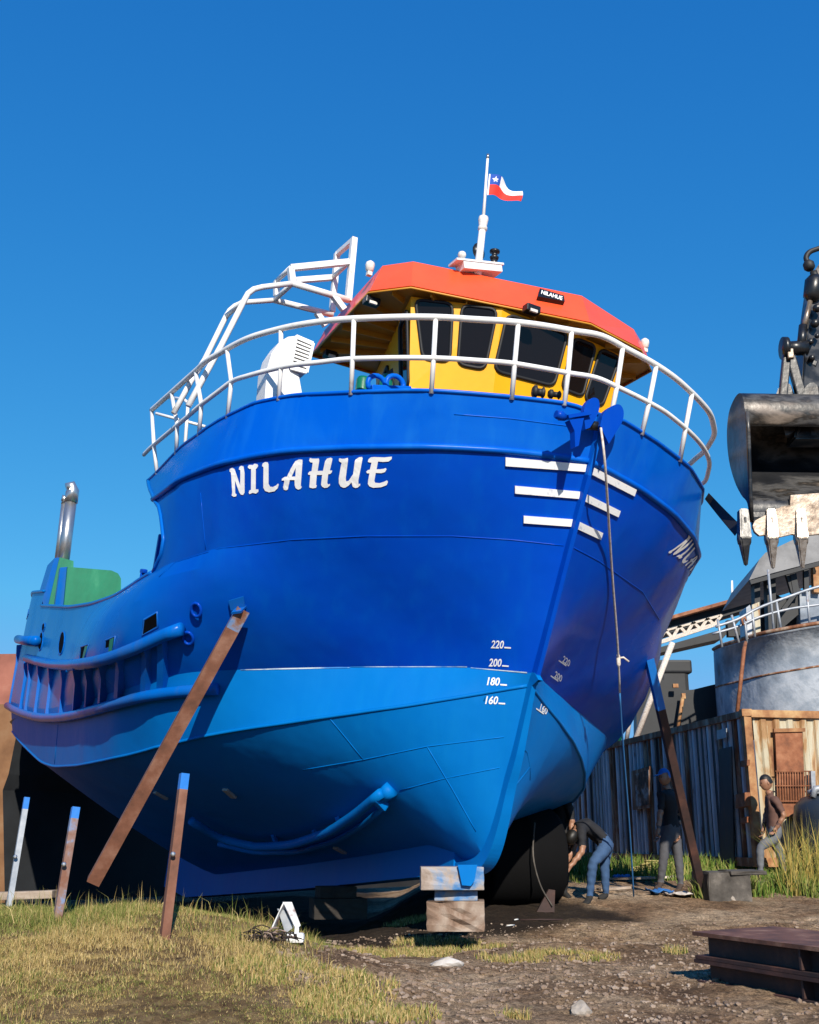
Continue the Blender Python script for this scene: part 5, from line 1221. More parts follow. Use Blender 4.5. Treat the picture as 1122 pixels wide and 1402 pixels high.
# railing
bm = bmesh.new(); add_tube(bm, spline([OP(x, y, 26.6) for x, y in [(980, 858), (1010, 848), (1040, 832), (1080, 817), (1122, 803), (1200, 785)]], 5), .035, 6); mesh_obj('top_rail', bm, M['galv'], old)
bm = bmesh.new(); add_tube(bm, spline([OP(x, y, 26.6) for x, y in [(976, 868), (1010, 858), (1040, 845), (1080, 834), (1122, 828), (1200, 818)]], 5), .03, 6); mesh_obj('middle_rail', bm, M['galv'], old)
for (a, b), (c, d) in [((983, 848), (989, 886)), ((1002, 842), (1012, 880)), ((1030, 834), (1034, 872)), ((1063, 822), (1070, 864)), ((1105, 810), (1109, 856)), ((1150, 798), (1152, 850)), ((1052, 780), (1060, 866)), ((1020, 846), (1023, 880))]:
    bm = bmesh.new(); add_tube(bm, [OP(a, b, 26.6), OP(c, d, 26.6)], .032, 6); mesh_obj('rail_post', bm, M['galv'], old)
bm = bmesh.new(); add_tube(bm, [OP(1018, 856, 26.4), OP(1016, 848, 26.4), OP(1020, 845, 26.4), OP(1022, 850, 26.4)], .03, 6); add_tube(bm, [OP(1021, 880, 26.2), OP(1019, 890, 25.9), OP(1010, 975, 25.6)], .05, 6); mesh_obj('rusty_stay', bm, M['rust'], old)
# wheelhouse of the old ship
bm = bmesh.new(); add_prism(bm, [OP(x, y, 27.4) for x, y in [(1026, 794), (1040, 766), (1048, 757), (1122, 722), (1200, 700), (1200, 742), (1122, 768), (1060, 784)]], Vector((0.4, 4, 0))); bmesh.ops.recalc_face_normals(bm, faces=bm.faces); mesh_obj('wheelhouse_roof', bm, mat('grey_roof_sheet', [(0.3, (0.12, 0.12, 0.125)), (0.6, (0.22, 0.22, 0.225))], 2, 0.6, bump_s=.2), old)
bm = bmesh.new(); add_bar(bm, OP(1027, 798, 27.3), OP(1122, 772, 27.3), .12, .10); mesh_obj('roof_gutter', bm, M['dgrey'], old)
for px in [[(1033, 792), (1041, 790), (1042, 880), (1035, 880)], [(1050, 788), (1062, 785), (1064, 866), (1053, 866)], [(1064, 826), (1093, 812), (1095, 840), (1062, 868)]]:
    bm = bmesh.new(); add_prism(bm, [OP(x, y, 27.8) for x, y in px], Vector((0, .3, 0))); bmesh.ops.recalc_face_normals(bm, faces=bm.faces); mesh_obj('house_panel', bm, M['dgrey'], old)
bm = bmesh.new(); add_prism(bm, [OP(x, y, 27.7) for x, y in [(1095, 812), (1125, 800), (1200, 790), (1200, 850), (1097, 862)]], Vector((0, .3, 0))); bmesh.ops.recalc_face_normals(bm, faces=bm.faces); mesh_obj('house_panel', bm, M['grey'], old)
bm = bmesh.new(); add_prism(bm, [OP(x, y, 28.4) for x, y in [(1042, 870), (1042, 826), (1060, 812), (1078, 822), (1096, 808), (1118, 806), (1200, 800), (1200, 840)]], Vector((0, .3, 0))); bmesh.ops.recalc_face_normals(bm, faces=bm.faces); mesh_obj('house_panel', bm, M['dgrey'], old)
for a, b, w, m in [((1083, 775), (1090, 815), .16, 'dgrey'), ((1076, 778), (1086, 812), .12, 'dgrey'), ((1116, 765), (1118, 812), .18, 'frame_rust'), ((1103, 770), (1104, 810), .12, 'dgrey'), ((1094, 806), (1072, 835), .1, 'dgrey')]:
    bm = bmesh.new(); add_bar(bm, OP(*a, 27.6), OP(*b, 27.6), w, w); mesh_obj('house_post', bm, M[m], old)
bm = bmesh.new(); add_prism(bm, [OP(x, y, 27.0) for x, y in [(1030, 828), (1040, 824), (1042, 868), (1030, 872)]], Vector((0, .3, 0))); bmesh.ops.recalc_face_normals(bm, faces=bm.faces); mesh_obj('locker', bm, M['cream'], old)
bm = bmesh.new(); add_prism(bm, [OP(x, y, 27.0) for x, y in [(1022, 832), (1027, 828), (1030, 840), (1031, 872), (1024, 875)]], Vector((0, .6, 0))); bmesh.ops.recalc_face_normals(bm, faces=bm.faces); mesh_obj('blue_locker', bm, M['galv'], old)
# conveyor / crane jib
J0 = at(960, 1150, 34); J0.z = gz(J0.x, J0.y); JP = lambda x, y: at(x, y, 34)-J0
jib = thing('jib', 'long sloping black jib with pale lattice bracing, between the blue hull and the old ship', 'crane jib', J0)
bm = bmesh.new(); add_prism(bm, [JP(x, y) for x, y in [(880, 869), (900, 853), (1000, 826), (1060, 808), (1060, 824), (1010, 838), (900, 872), (880, 885)]], Vector((0, 1.0, 0))); bmesh.ops.recalc_face_normals(bm, faces=bm.faces); mesh_obj('upper_beam', bm, M['dgrey'], jib)
bm = bmesh.new(); add_bar(bm, JP(882, 858), JP(1062, 808), .9, .10); mesh_obj('top_plate', bm, M['rust'], jib)
bm = bmesh.new(); add_prism(bm, [JP(x, y) for x, y in [(880, 893), (988, 862), (1012, 848), (1022, 840), (990, 874), (880, 899)]], Vector((0, 1.0, 0))); bmesh.ops.recalc_face_normals(bm, faces=bm.faces); mesh_obj('lower_beam', bm, M['dgrey'], jib)
bm = bmesh.new(); add_bar(bm, JP(890, 884), JP(985, 853), .12, .12); add_bar(bm, JP(892, 868), JP(985, 843), .09, .09)
for k in range(10):
    x = 892+k*9.6; y0, y1 = 868-(x-892)*.27, 883-(x-892)*.32
    if k % 2 == 0: add_bar(bm, JP(x, y0), JP(x+9.6, y1-3), .09, .09)
    else: add_bar(bm, JP(x, y1), JP(x+9.6, y0-3), .09, .09)
mesh_obj('lattice', bm, M['rope'], jib)
bm = bmesh.new(); add_tube(bm, [JP(1003, 826), JP(1002.5, 795)], [.05, .03], 6); add_tube(bm, [JP(1003, 812), JP(1010, 826)], .04, 6); mesh_obj('aerial', bm, M['white'], jib)
for a, b in [((1000, 850), (1002, 872)), ((1010, 858), (1013, 880))]:
    bm = bmesh.new(); add_bar(bm, JP(*a), JP(*b), .25, .25); mesh_obj('jib_leg', bm, M['dgrey'], jib)
# poles leaning by the container top
for i, (a, b, Y, r, m, lab) in enumerate([((868, 1018), (921, 880), 26.2, .07, 'rope', 'long pale pole leaning up to the lattice jib behind the hull'), ((858, 1015), (868, 950), 25.6, .05, 'rope', 'short pale pole upright between the blue hull and the long leaning pole'), ((848, 1015), (853, 975), 25.4, .05, 'dkgreen', 'green pole standing on the container edge next to the blue hull')]):
    o0 = at(*a, Y); bm = bmesh.new(); add_tube(bm, [(0, 0, 0), at(*b, Y)-o0], r, 8); o = mesh_obj('pole', bm, M[m]); o.location = o0; tag(o, lab, 'pole', 'poles leaning behind the container')

# ------------------------------------------------------------------ rusty ship on the left
A0 = at(28, 1150, 24); A0.z = gz(A0.x, A0.y); AP = lambda x, y, Y: at(x, y, Y)-A0
rs = thing('rusty_ship', 'rust brown ship with faded red top strake at the left edge, behind the blue boat', 'boat', A0)
M['redlead'] = mat('faded_red_lead', [(0.3, (0.20, 0.065, 0.042)), (0.6, (0.33, 0.12, 0.08)), (0.74, (0.38, 0.20, 0.14))], 1.6, 0.7, bump_s=.2, detail=7)
M['tan'] = mat('tan_rust_hull', [(0.3, (0.11, 0.045, 0.014)), (0.52, (0.20, 0.095, 0.038)), (0.75, (0.26, 0.16, 0.085))], 1.3, 0.75, bump_s=.3, detail=8)
stem = [(33, 895), (31, 964), (27, 990), (22, 1010), (12, 1060), (4, 1082), (5, 1130), (7, 1236)]
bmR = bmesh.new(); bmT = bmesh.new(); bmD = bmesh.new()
def strip(bm, pts, vec, i0, i1):
    for k in range(i0, i1):
        a, b = AP(*pts[k], 24), AP(*pts[k+1], 24); bm.faces.new([bm.verts.new(p) for p in (a, b, b+vec, a+vec)])
lv, rv = Vector((-9, 0.6, 0)), Vector((9, 9, 0))
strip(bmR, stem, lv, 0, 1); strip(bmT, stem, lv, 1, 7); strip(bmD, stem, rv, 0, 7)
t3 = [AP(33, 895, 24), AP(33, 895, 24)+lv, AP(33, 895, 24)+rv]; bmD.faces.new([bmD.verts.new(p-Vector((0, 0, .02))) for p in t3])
for nm, b_, m in (('top_strake', bmR, 'redlead'), ('hull', bmT, 'tan'), ('shade_painted_side', bmD, 'dgrey')): mesh_obj(nm, b_, M[m], rs)  # right face given a near-black material as its painted shadow
bm = bmesh.new(); add_tube(bm, [AP(29, 893, 24)+Vector((-.1, .2, 0)), AP(28, 886, 24)+Vector((-.1, .2, 0))], .03, 6); mesh_obj('bow_light', bm, M['lamp'], rs)

# ------------------------------------------------------------------ excavator: bucket, links, stick (the machine itself stands off to the right)
YX = 11.5
X0 = at(1150, 1150, YX); X0.z = gz(X0.x, X0.y)
ex = thing('excavator', 'black excavator arm with toothed bucket hanging at the right edge', 'excavator', X0)
XP = lambda x, y, dy=0.0: at(x, y, YX+dy)-X0
wv = Vector((1, 0.04, 0)).normalized(); BW = 1.30
# bucket profile: (dy, photo y) measured on the left side plate whose front edge is near x=1020
def BP(dy, py, px=1020): return at(px, py, YX+dy)-X0
z_of = lambda py: at(1020, py, YX).z-X0.z
x0 = at(1022, 640, YX).x-X0.x
prof = [(-0.02, z_of(716)), (-0.02, z_of(690)), (0.16, z_of(672)), (0.36, z_of(645)), (0.50, z_of(610)), (0.50, z_of(575)), (0.36, z_of(550)), (0.12, z_of(541)), (-0.10, z_of(543)), (-0.20, z_of(556)), (-0.22, z_of(575)), (-0.16, z_of(590))]
prof = [(d, z) for d, z in prof]
sp = spline([(0, d, z) for d, z in prof], 4)
bm = bmesh.new()
th = 0.03; inner = []
for i, p in enumerate(sp):
    t = (sp[min(i+1, len(sp)-1)]-sp[max(i-1, 0)]).normalized(); n = Vector((0, -t.z, t.y)); inner.append(p+n*th)
A = [bm.verts.new(Vector((x0, 0, 0))+p) for p in sp]; B_ = [bm.verts.new(Vector((x0, 0, 0))+wv*BW+p) for p in sp]
C_ = [bm.verts.new(Vector((x0, 0, 0))+p) for p in inner]; D_ = [bm.verts.new(Vector((x0, 0, 0))+wv*BW+p) for p in inner]
for i in range(len(sp)-1):
    bm.faces.new((A[i], A[i+1], B_[i+1], B_[i])); bm.faces.new((C_[i], D_[i], D_[i+1], C_[i+1]))
bm.faces.new((A[0], B_[0], D_[0], C_[0])); bm.faces.new((A[-1], C_[-1], D_[-1], B_[-1]))
bmesh.ops.recalc_face_normals(bm, faces=bm.faces)
for f in bm.faces: f.smooth = True
M['bucket'] = mat('black_bucket_paint', [(0.33, (0.005, 0.006, 0.008)), (0.46, (0.013, 0.014, 0.017)), (0.55, (0.075, 0.073, 0.072)), (0.60, (0.02, 0.018, 0.016)), (0.70, (0.20, 0.16, 0.13))], 2.4, 0.34, bump_s=0.35, bscale=5, bump_d=0.02, detail=9, stretch=(0.5, 1, 1.2), dist=0.25)
M['tooth'] = mat('polished_worn_tooth_steel', [(0.32, (0.15, 0.12, 0.10)), (0.5, (0.30, 0.26, 0.225)), (0.7, (0.42, 0.38, 0.34))], 14, 0.33, 0.65, bump_s=0.3, bump_d=0.01)
M['lipmix'] = mat('half_worn_lip', [(0.46, (0.010, 0.010, 0.011)), (0.50, (0.07, 0.05, 0.035)), (0.53, (0.42, 0.33, 0.25)), (0.65, (0.52, 0.44, 0.36)), (0.75, (0.20, 0.13, 0.09))], 3.0, 0.42, 0.3, bump_s=0.3, detail=7, dist=0.6)
bucket = mesh_obj('bucket', bm, M['bucket'], ex)
front = [(-0.06, z_of(716)), (-0.10, z_of(680)), (-0.16, z_of(640)), (-0.22, z_of(600)), (-0.24, z_of(575))]
for k in (0, 1):
    bm = bmesh.new(); o = Vector((x0, 0, 0))+wv*(k*BW)-wv*(0.03 if k == 0 else 0)
    out_ = [o+p for p in sp]; pts = out_+[o+Vector((0, d, z)) for d, z in reversed(front)]
    add_prism(bm, pts, wv*0.035); bmesh.ops.recalc_face_normals(bm, faces=bm.faces)
    add_tube(bm, [o+Vector((0.015, d-.01, z)) for d, z in front], 0.024, 6)
    mesh_obj('side_plate', bm, M['bucket'], bucket)
# bright cutting lip with teeth
bm = bmesh.new(); zl = z_of(716)
lp = [(0.0, zl-.07), (-.06, zl-.06), (-.07, zl+.05), (-.045, zl+.20), (0.02, zl+.22)]
add_prism(bm, [Vector((x0, 0, 0))+Vector((0, d, z)) for d, z in lp], wv*BW); bmesh.ops.recalc_face_normals(bm, faces=bm.faces); mesh_obj('lip', bm, M['bucket'], bucket)
bm = bmesh.new(); lipo = [(1031, 720), (1034, 713), (1045, 707), (1052, 703), (1060, 697), (1067, 696), (1071, 693), (1082, 692), (1083, 678), (1122, 675), (1180, 672), (1180, 735), (1122, 731), (1100, 733), (1085, 731), (1068, 735), (1052, 732), (1040, 733), (1034, 728)]
add_prism(bm, [XP(x, y, -.085) for x, y in lipo], Vector((0, .05, 0))); bmesh.ops.recalc_face_normals(bm, faces=bm.faces); mesh_obj('worn_lip', bm, M['worn_steel'], bucket)
for i, px in enumerate((1015, 1052, 1092, 1132, 1168)):
    m_ = M['tooth'] if i else M['bucket']
    a = at(px, 700, YX)-X0+Vector((0, -.06, 0)); b = at(px+1, 742, YX)-X0+Vector((0, -.09, 0)); c = at(px+4, 781 if i else 777, YX)-X0+Vector((0, -.07, 0))
    bm = bmesh.new()
    for (p, q, w0, w1, h0, h1) in [(a, b, .046, .060, .060, .085), (b, c, .054, .018, .068, .016)]:
        r0 = [p+Vector((sx*w0, sy*h0, 0)) for sx, sy in ((-1, -1), (1, -1), (1, 1), (-1, 1))]; r1 = [q+Vector((sx*w1, sy*h1, 0)) for sx, sy in ((-1, -1), (1, -1), (1, 1), (-1, 1))]
        u0 = [bm.verts.new(v) for v in r0]; u1 = [bm.verts.new(v) for v in r1]
        bm.faces.new(u0); bm.faces.new(u1[::-1])
        for k in range(4): bm.faces.new((u0[k], u1[k], u1[(k+1) % 4], u0[(k+1) % 4]))
    bmesh.ops.recalc_face_normals(bm, faces=bm.faces); bmesh.ops.bevel(bm, geom=bm.edges[:], offset=0.012, segments=2, affect='EDGES')
    add_tube(bm, [b+Vector((-.06, 0, .0)), b+Vector((.06, 0, 0))], .058, 8); add_box(bm, a*0.6+b*0.4+Vector((0, -.07, 0)), (.025, .02, .06), bevel=.004)
    mesh_obj('tooth', bm, m_, bucket)
# ears, pins and links
for px in (1076, 1112):
    bm = bmesh.new(); e = [XP(x+px-1076, y) for x, y in [(1060, 548), (1066, 532), (1074, 524), (1083, 527), (1086, 545), (1092, 570), (1088, 590), (1076, 596)]]
    add_prism(bm, spline(e, 2), Vector((0.05, 0.10, 0))); bmesh.ops.recalc_face_normals(bm, faces=bm.faces); mesh_obj('ear', bm, M['bucket'], bucket)
def pin(name, a, b, r, m): bm = bmesh.new(); add_tube(bm, [a, b], r, 14); return mesh_obj(name, bm, m, ex)
pin('pin', XP(1083, 559, -.10), XP(1106, 561, -.10), .085, M['rust'])
pin('pin', XP(1073, 478, .05), XP(1105, 476, .05), .085, M['black']); bm = bmesh.new(); add_tube(bm, [XP(1071, 477, 0), XP(1078, 477, 0)], .13, 14); mesh_obj('link_head', bm, M['black'], ex)
for a, b, w, dy in [((1078, 480), (1071, 552), .09, 0), ((1082, 488), (1100, 552), .11, .05), ((1112, 478), (1102, 548), .10, .15), ((1105, 495), (1118, 500), .08, .1)]:
    bm = bmesh.new(); add_bar(bm, XP(*a, dy), XP(*b, dy), w, .08, bevel=.015); mesh_obj('link', bm, M['black'], ex)
bm = bmesh.new(); add_box(bm, XP(1080, 480, -.03)+Vector((0, -.04, -.06)), (.07, .05, .12), bevel=.01); mesh_obj('worn_patch', bm, M['worn_steel'], ex)
# stick: tapering box going up and right out of the photo, then the boom
P1, P2 = XP(1112, 575, .12), XP(1166, 330, .5)
bm = bmesh.new()
sd = Vector((.0, .32, 0))
poly = [XP(1088, 600, .0), XP(1096, 560, .0), XP(1102, 480, .0), XP(1109, 420, .1), XP(1116, 370, .2), XP(1200, 250, .5), XP(1330, 60, 1.0), XP(1400, 100, 1.0), XP(1260, 330, .5), XP(1180, 520, .1), XP(1150, 600, .0)]
add_prism(bm, poly, sd); bmesh.ops.recalc_face_normals(bm, faces=bm.faces); bmesh.ops.bevel(bm, geom=bm.edges[:], offset=.02, segments=2, affect='EDGES'); mesh_obj('stick', bm, M['bucket'], ex)
for x, y, r in [(1116, 443, .05), (1110, 468, .035), (1112, 490, .035), (1119, 422, .05), (1119, 460, .03)]:
    bm = bmesh.new(); add_tube(bm, [XP(x, y, -.02), XP(x, y, .05)], r, 10); mesh_obj('bolt_boss', bm, M['black'], ex)
bm = bmesh.new(); add_tube(bm, [XP(1110, 410, .1), XP(1101, 448, .05)], .03, 10); mesh_obj('cylinder_rod', bm, M['worn_steel'], ex)
bm = bmesh.new(); add_tube(bm, [XP(1100, 446, .05), XP(1097, 476, .03)], .05, 10); mesh_obj('rod_eye', bm, M['black'], ex)
bm = bmesh.new(); add_lathe(bm, XP(1111, 412, .1), (0.25, 0, 1), [(0, .05), (.05, .10), (.25, .11), (.32, .07)], 12); mesh_obj('cylinder', bm, M['black'], ex)
bm = bmesh.new(); add_tube(bm, spline([XP(1140, 334, .1), XP(1122, 340, .1), XP(1109, 345, .1), XP(1104, 353, .1), XP(1107, 360, .1), XP(1113, 368, .1)], 5), .032, 8); add_lathe(bm, XP(1110, 370, .1), (-.2, 0, 1), [(0, .04), (.03, .065), (.09, .065), (.12, .04)], 10); add_tube(bm, [XP(1114, 372, .1), XP(1117, 382, .1)], .045, 8); mesh_obj('hose', bm, M['rubber'], ex)
# boom, body and tracks, beyond the right edge
b0, b1, b2 = XP(1340, 90, 1.0), Vector((4.0, 3.2, 7.6)), Vector((7.5, 4.6, 2.2))
bm = bmesh.new(); add_bar(bm, b0, b1, .5, .7, bevel=.05); add_bar(bm, b1, b2, .5, .8, bevel=.05); mesh_obj('boom', bm, M['black'], ex)
bm = bmesh.new(); add_box(bm, (9.3, 5.0, 1.75), (4.0, 2.7, 1.4), bevel=.12); add_box(bm, (8.2, 4.1, 2.6), (1.5, 1.0, 1.7), bevel=.1); mesh_obj('body', bm, mat('machine_dark_paint', (0.05, 0.045, 0.03), 3, 0.4), ex)
for dy in (3.9, 6.1):
    bm = bmesh.new(); add_box(bm, (9.0, dy, .45), (3.9, .6, .9), bevel=.3); mesh_obj('track', bm, M['rubber'], ex)
# strap from the blue ship's quarter to the bucket
bm = bmesh.new(); a = Vector(ship_world((-0.4, -3.1, 4.15))); a = at(968, 679, 12.6); b = at(1011, 727, YX+.05); o0 = a.copy()
pts = spline([a-o0, at(988, 702, 12.1)-o0, b-o0], 6)
for i in range(len(pts)-1): pass
w0 = Vector((.10, 0, .10)); prev = None
for i, p in enumerate(pts):
    hw = .045+.025*(i/len(pts)); t = Vector((.55, 0, .8))*hw; r = [bm.verts.new(p+t+Vector((0, -.008, 0))), bm.verts.new(p-t+Vector((0, -.008, 0))), bm.verts.new(p-t+Vector((0, .008, 0))), bm.verts.new(p+t+Vector((0, .008, 0)))]
    if prev:
        for k in range(4):
            f = bm.faces.new((prev[k], prev[(k+1) % 4], r[(k+1) % 4], r[k])); f.material_index = 1 if i < 3 else 0
    else: bm.faces.new(r)
    prev = r
bm.faces.new(prev[::-1]); bmesh.ops.recalc_face_normals(bm, faces=bm.faces)
st2 = mesh_obj('strap', bm, [M['rubber'], M['rust']]); st2.location = o0; tag(st2, 'black webbing strap running from the blue bow to the excavator bucket', 'strap')

# ------------------------------------------------------------------ steel beams, lower right
gA = ground_hit(955, 1342); Yb = gA.y
zt = at(948, 1275, Yb+.02).z; zb = gA.z-.02
cA = at(948, 1277, Yb); dirF = None
pB = None
d = ray(1122, 1297); k = (zt-CAMH)/d[2]; fB = Vector(EYE+d*k)
d = ray(1122, 1264); k = (zt-CAMH)/d[2]; bB = Vector(EYE+d*k)
cT_ = Vector((cA.x, cA.y, zt)); f1 = (fB-cT_); f1.z = 0; f1n = f1.normalized(); bk = (bB-cT_); bk.z = 0; bkn = bk.normalized()
inn = Vector((-f1n.y, f1n.x, 0)); inn = inn if inn.dot(bkn) > 0 else -inn
H_ = zt-zb; h1 = H_*0.52
wid = 0.95
def ibeam(base_z, h, lab, tone, ext):
    o = thing('steel_beam', lab, 'steel beam', Vector((cT_.x, cT_.y, base_z)), group='stacked steel beams')
    ln = 3.4
    def plate(z0, z1, in0, in1, name, m, e0=0.0):
        bm = bmesh.new(); q = [f1n*e0+inn*in0, f1n*ln+inn*in0, f1n*ln+inn*in1, (f1n*e0+inn*in1)+ (bkn*(in1-in0)/max(.2, bkn.dot(inn))-inn*(in1-in0)) ]
        q = [v+Vector((0, 0, z0)) for v in q]; add_prism(bm, q, Vector((0, 0, z1-z0))); bmesh.ops.recalc_face_normals(bm, faces=bm.faces); mesh_obj(name, bm, m, o)
    plate(h-.028, h, 0, wid, 'top_flange', M['flange'] if tone else M['dkrust'])
    plate(.024, h-.028, .10, .13, 'web', M['dkrust'], .06); plate(.024, h-.028, wid-.13, wid-.10, 'web', M['dkrust'], .06)
    plate(0, .024, 0.0, wid, 'bottom_flange', M['dkrust'], .02)
    bm = bmesh.new(); add_box(bm, f1n*1.2+inn*.06+Vector((0, 0, h/2)), (.02, .09, h-.06), frame_between((0, 0, 0), f1n)); mesh_obj('stiffener', bm, M['dkrust'], o)
ibeam(zb, H_-h1-.003, 'dark steel beam lying on the gravel, underneath the red flanged one', 0, 0)
ibeam(zb+H_-h1, h1, 'rusty steel beam with wide red brown top flange, lying on the darker one', 1, 0)

# ------------------------------------------------------------------ things lying about
def lump(name, px, py, size, m, lab, cat, seed=1, Y=None, rz=0, ang=0.25, sink=.2, rough=.18):
    g = ground_hit(px, py) if Y is None else at(px, py, Y); rng = random.Random(seed); bm = bmesh.new(); bmesh.ops.create_icosphere(bm, subdivisions=3, radius=.5)
    cuts = [Vector((rng.uniform(-1, 1), rng.uniform(-1, 1), rng.uniform(-.6, 1))).normalized() for _ in range(9)]
    for v in bm.verts:
        for c in cuts:
            e = v.co.dot(c)-(.33+rng.random()*0.0)
            if e > 0: v.co -= c*e
        v.co += v.normal*rough*.15*math.sin(v.co.x*21+seed)*math.cos(v.co.y*17+v.co.z*13)
        v.co = Vector((v.co.x*size[0], v.co.y*size[1], v.co.z*size[2]))
    o = mesh_obj(name, bm, m); o.location = g+Vector((0, 0, size[2]*(.33-sink))); o.rotation_euler = (0, 0, rz); tag(o, lab, cat); return o
lump('rock', 795, 1386, (.16, .14, .12), M['stone'], 'angular grey brown rock on the gravel at the bottom edge', 'rock', 3)
lump('rock', 612, 1322, (.30, .18, .12), mat('white_chalky_stone', [(0.3, (.25, .22, .19)), (.6, (.50, .47, .44))], 7, .9), 'white chalky stone in the straw right of the dry grass', 'rock', 5)
lump('rock', 1003, 1232, (.12, .10, .10), M['stone'], 'small grey stone beside the weeds', 'rock', 9)
# concrete block at the weeds
cbk = ground_hit(1000, 1232); bm = bmesh.new(); wB = 58/1520*cbk.y; add_box(bm, (0, .25, .17), (wB, .6, .40), bevel=.03); add_box(bm, (.25, .1, .36), (.55, .3, .05), Matrix.Rotation(.2, 3, 'Z'), bevel=.01); bmesh.ops.subdivide_edges(bm, edges=bm.edges[:], cuts=2)
for v in bm.verts: v.co += Vector((math.sin(v.co.z*30+v.co.x*9), math.cos(v.co.x*23), math.sin(v.co.x*31+v.co.y*17)))*.008
o = mesh_obj('concrete_block', bm, M['concrete']); o.location = cbk+Vector((0, 0, -.02)); o.rotation_euler = (0, 0, .15); tag(o, 'dark concrete block on the ground in front of the container corner', 'block')
# folded sheet metal scrap
sc_ = ground_hit(398, 1290); yS = sc_.y; S_ = lambda x, y, dy=0: at(x, y, yS+dy)-sc_
fs_ = thing('scrap_frame', 'bent white and rusty sheet metal scrap standing in the grass', 'scrap', sc_)
bm = bmesh.new()
add_prism(bm, [S_(388, 1235), S_(400, 1235, .05), S_(412, 1267, .05), S_(406, 1273)], Vector((-.01, .02, 0)))
add_prism(bm, [S_(388, 1235), S_(380, 1250), S_(371, 1272), S_(375, 1272, .10), S_(385, 1250, .10), S_(391, 1238, .10)], Vector((.012, .0, 0)))
bmesh.ops.recalc_face_normals(bm, faces=bm.faces); mesh_obj('sheet', bm, M['scrapwhite'], fs_)
bm = bmesh.new(); add_prism(bm, [S_(380, 1244, .06), S_(390, 1246, .06), S_(402, 1270, .06), S_(391, 1278, .06), S_(386, 1262, .06)], Vector((0, .012, 0))); bmesh.ops.recalc_face_normals(bm, faces=bm.faces); mesh_obj('inner_sheet', bm, M['galv'], fs_)
bm = bmesh.new(); add_box(bm, S_(405, 1284), (.13, .1, .07), bevel=.02); add_bar(bm, S_(407, 1270), S_(406, 1284), .03, .03); mesh_obj('foot', bm, M['scrapwhite'], fs_)
# tangle of wire and dead roots
tg = ground_hit(362, 1298); bm = bmesh.new(); rt = random.Random(4)
for k in range(70):
    c = Vector((rt.gauss(0, .10), rt.gauss(0, .06), 0)); r = rt.uniform(.04, .11); a0_ = rt.uniform(0, 6.28); tl_ = rt.uniform(0, 1); az = rt.uniform(0, 6.28)
    pts = [c+Vector((cos(az)*r*cos(a0_+t*.55), sin(az)*r*cos(a0_+t*.55), .05+.07*rt.random()*0+abs(r*sin(a0_+t*.55))*tl_)) for t in range(7)]
    add_tube(bm, pts, .0045, 4, rt.choice([0, 0, 0, 1]))
o = mesh_obj('wire_tangle', bm, [mat('dead_root', (0.03, 0.02, 0.014), 20, .9), mat('pale_wire', (0.28, 0.20, 0.16), 20, .8)]); o.location = tg; tag(o, 'dark tangle of wire and dead roots beside the sheet metal scrap', 'tangle')
# plank far left
pk = at(-30, 1232, 14.0); bm = bmesh.new(); add_bar(bm, Vector((-1, 0, 0)), at(76, 1224, 14.0)-pk, .25, .09, bevel=.01); o = mesh_obj('plank', bm, M['timber']); o.location = pk; tag(o, 'pale timber plank lying behind the grass at the left edge', 'plank')
# drum in the dark under the port side
dr = at(712, 1214, 15.2); dr.z = gz(dr.x, dr.y); drum = thing('drum', 'large black drum lying in the shade behind the bow blocks', 'drum', dr)
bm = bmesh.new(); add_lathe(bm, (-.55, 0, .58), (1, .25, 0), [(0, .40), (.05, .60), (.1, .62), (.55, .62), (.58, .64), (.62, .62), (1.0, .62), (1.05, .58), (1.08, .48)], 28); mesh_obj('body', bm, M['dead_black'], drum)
bm = bmesh.new(); add_tube(bm, spline([(.16, -.55, 1.0), (.12, -.62, .6), (.2, -.6, .25), (.34, -.62, .0)], 5), .010, 6); mesh_obj('hose', bm, M['concrete'], drum)
bm = bmesh.new(); tb = at(747, 1211, 14.6); tb.z = gz(tb.x, tb.y); add_prism(bm, [(-.12, 0, 0), (.10, 0, 0), (.12, 0, .26), (.04, 0, .27)], (0, .10, 0)); bmesh.ops.recalc_face_normals(bm, faces=bm.faces); o = mesh_obj('steel_wedge', bm, M['dkrust']); o.location = tb; tag(o, 'grey steel wedge on the dirt against the end of the drum', 'wedge')
# bits round the workers
def cloth(px, py, sx, sy, m, lab, cat, seed):
    g = ground_hit(px, py); bm = bmesh.new(); bmesh.ops.create_grid(bm, x_segments=10, y_segments=8, size=.5); rng = random.Random(seed)
    for v in bm.verts:
        x, y = v.co.x, v.co.y; v.co = Vector((x*sx*(1+.25*math.sin(y*9+seed)), y*sy*(1+.2*math.sin(x*7+seed)), .035+.03*math.sin(x*11+seed)*math.cos(y*9)+.02*rng.random()))
    for f in bm.faces: f.smooth = True
    r = bmesh.ops.solidify(bm, geom=bm.faces[:], thickness=.01); o = mesh_obj(cat.replace(' ', '_'), bm, m); o.location = g; tag(o, lab, cat); return o
cloth(934, 1228, .38, .35, mat('dusty_white_cloth', [(.3, (.35, .30, .26)), (.6, (.58, .53, .48))], 9, .9), 'crumpled whitish rag on the dirt left of the foot of the dark prop', 'rag', 2)
cloth(904, 1224, .28, .3, mat('blue_work_cloth', (.02, .12, .35), 9, .8), 'crumpled blue cloth on the dirt below the standing man', 'cloth', 4)
cloth(850, 1204, .22, .25, mat('bright_blue_bag', (.02, .10, .36), 9, .5), 'small blue bag on the dirt beside the bending man', 'bag', 6)
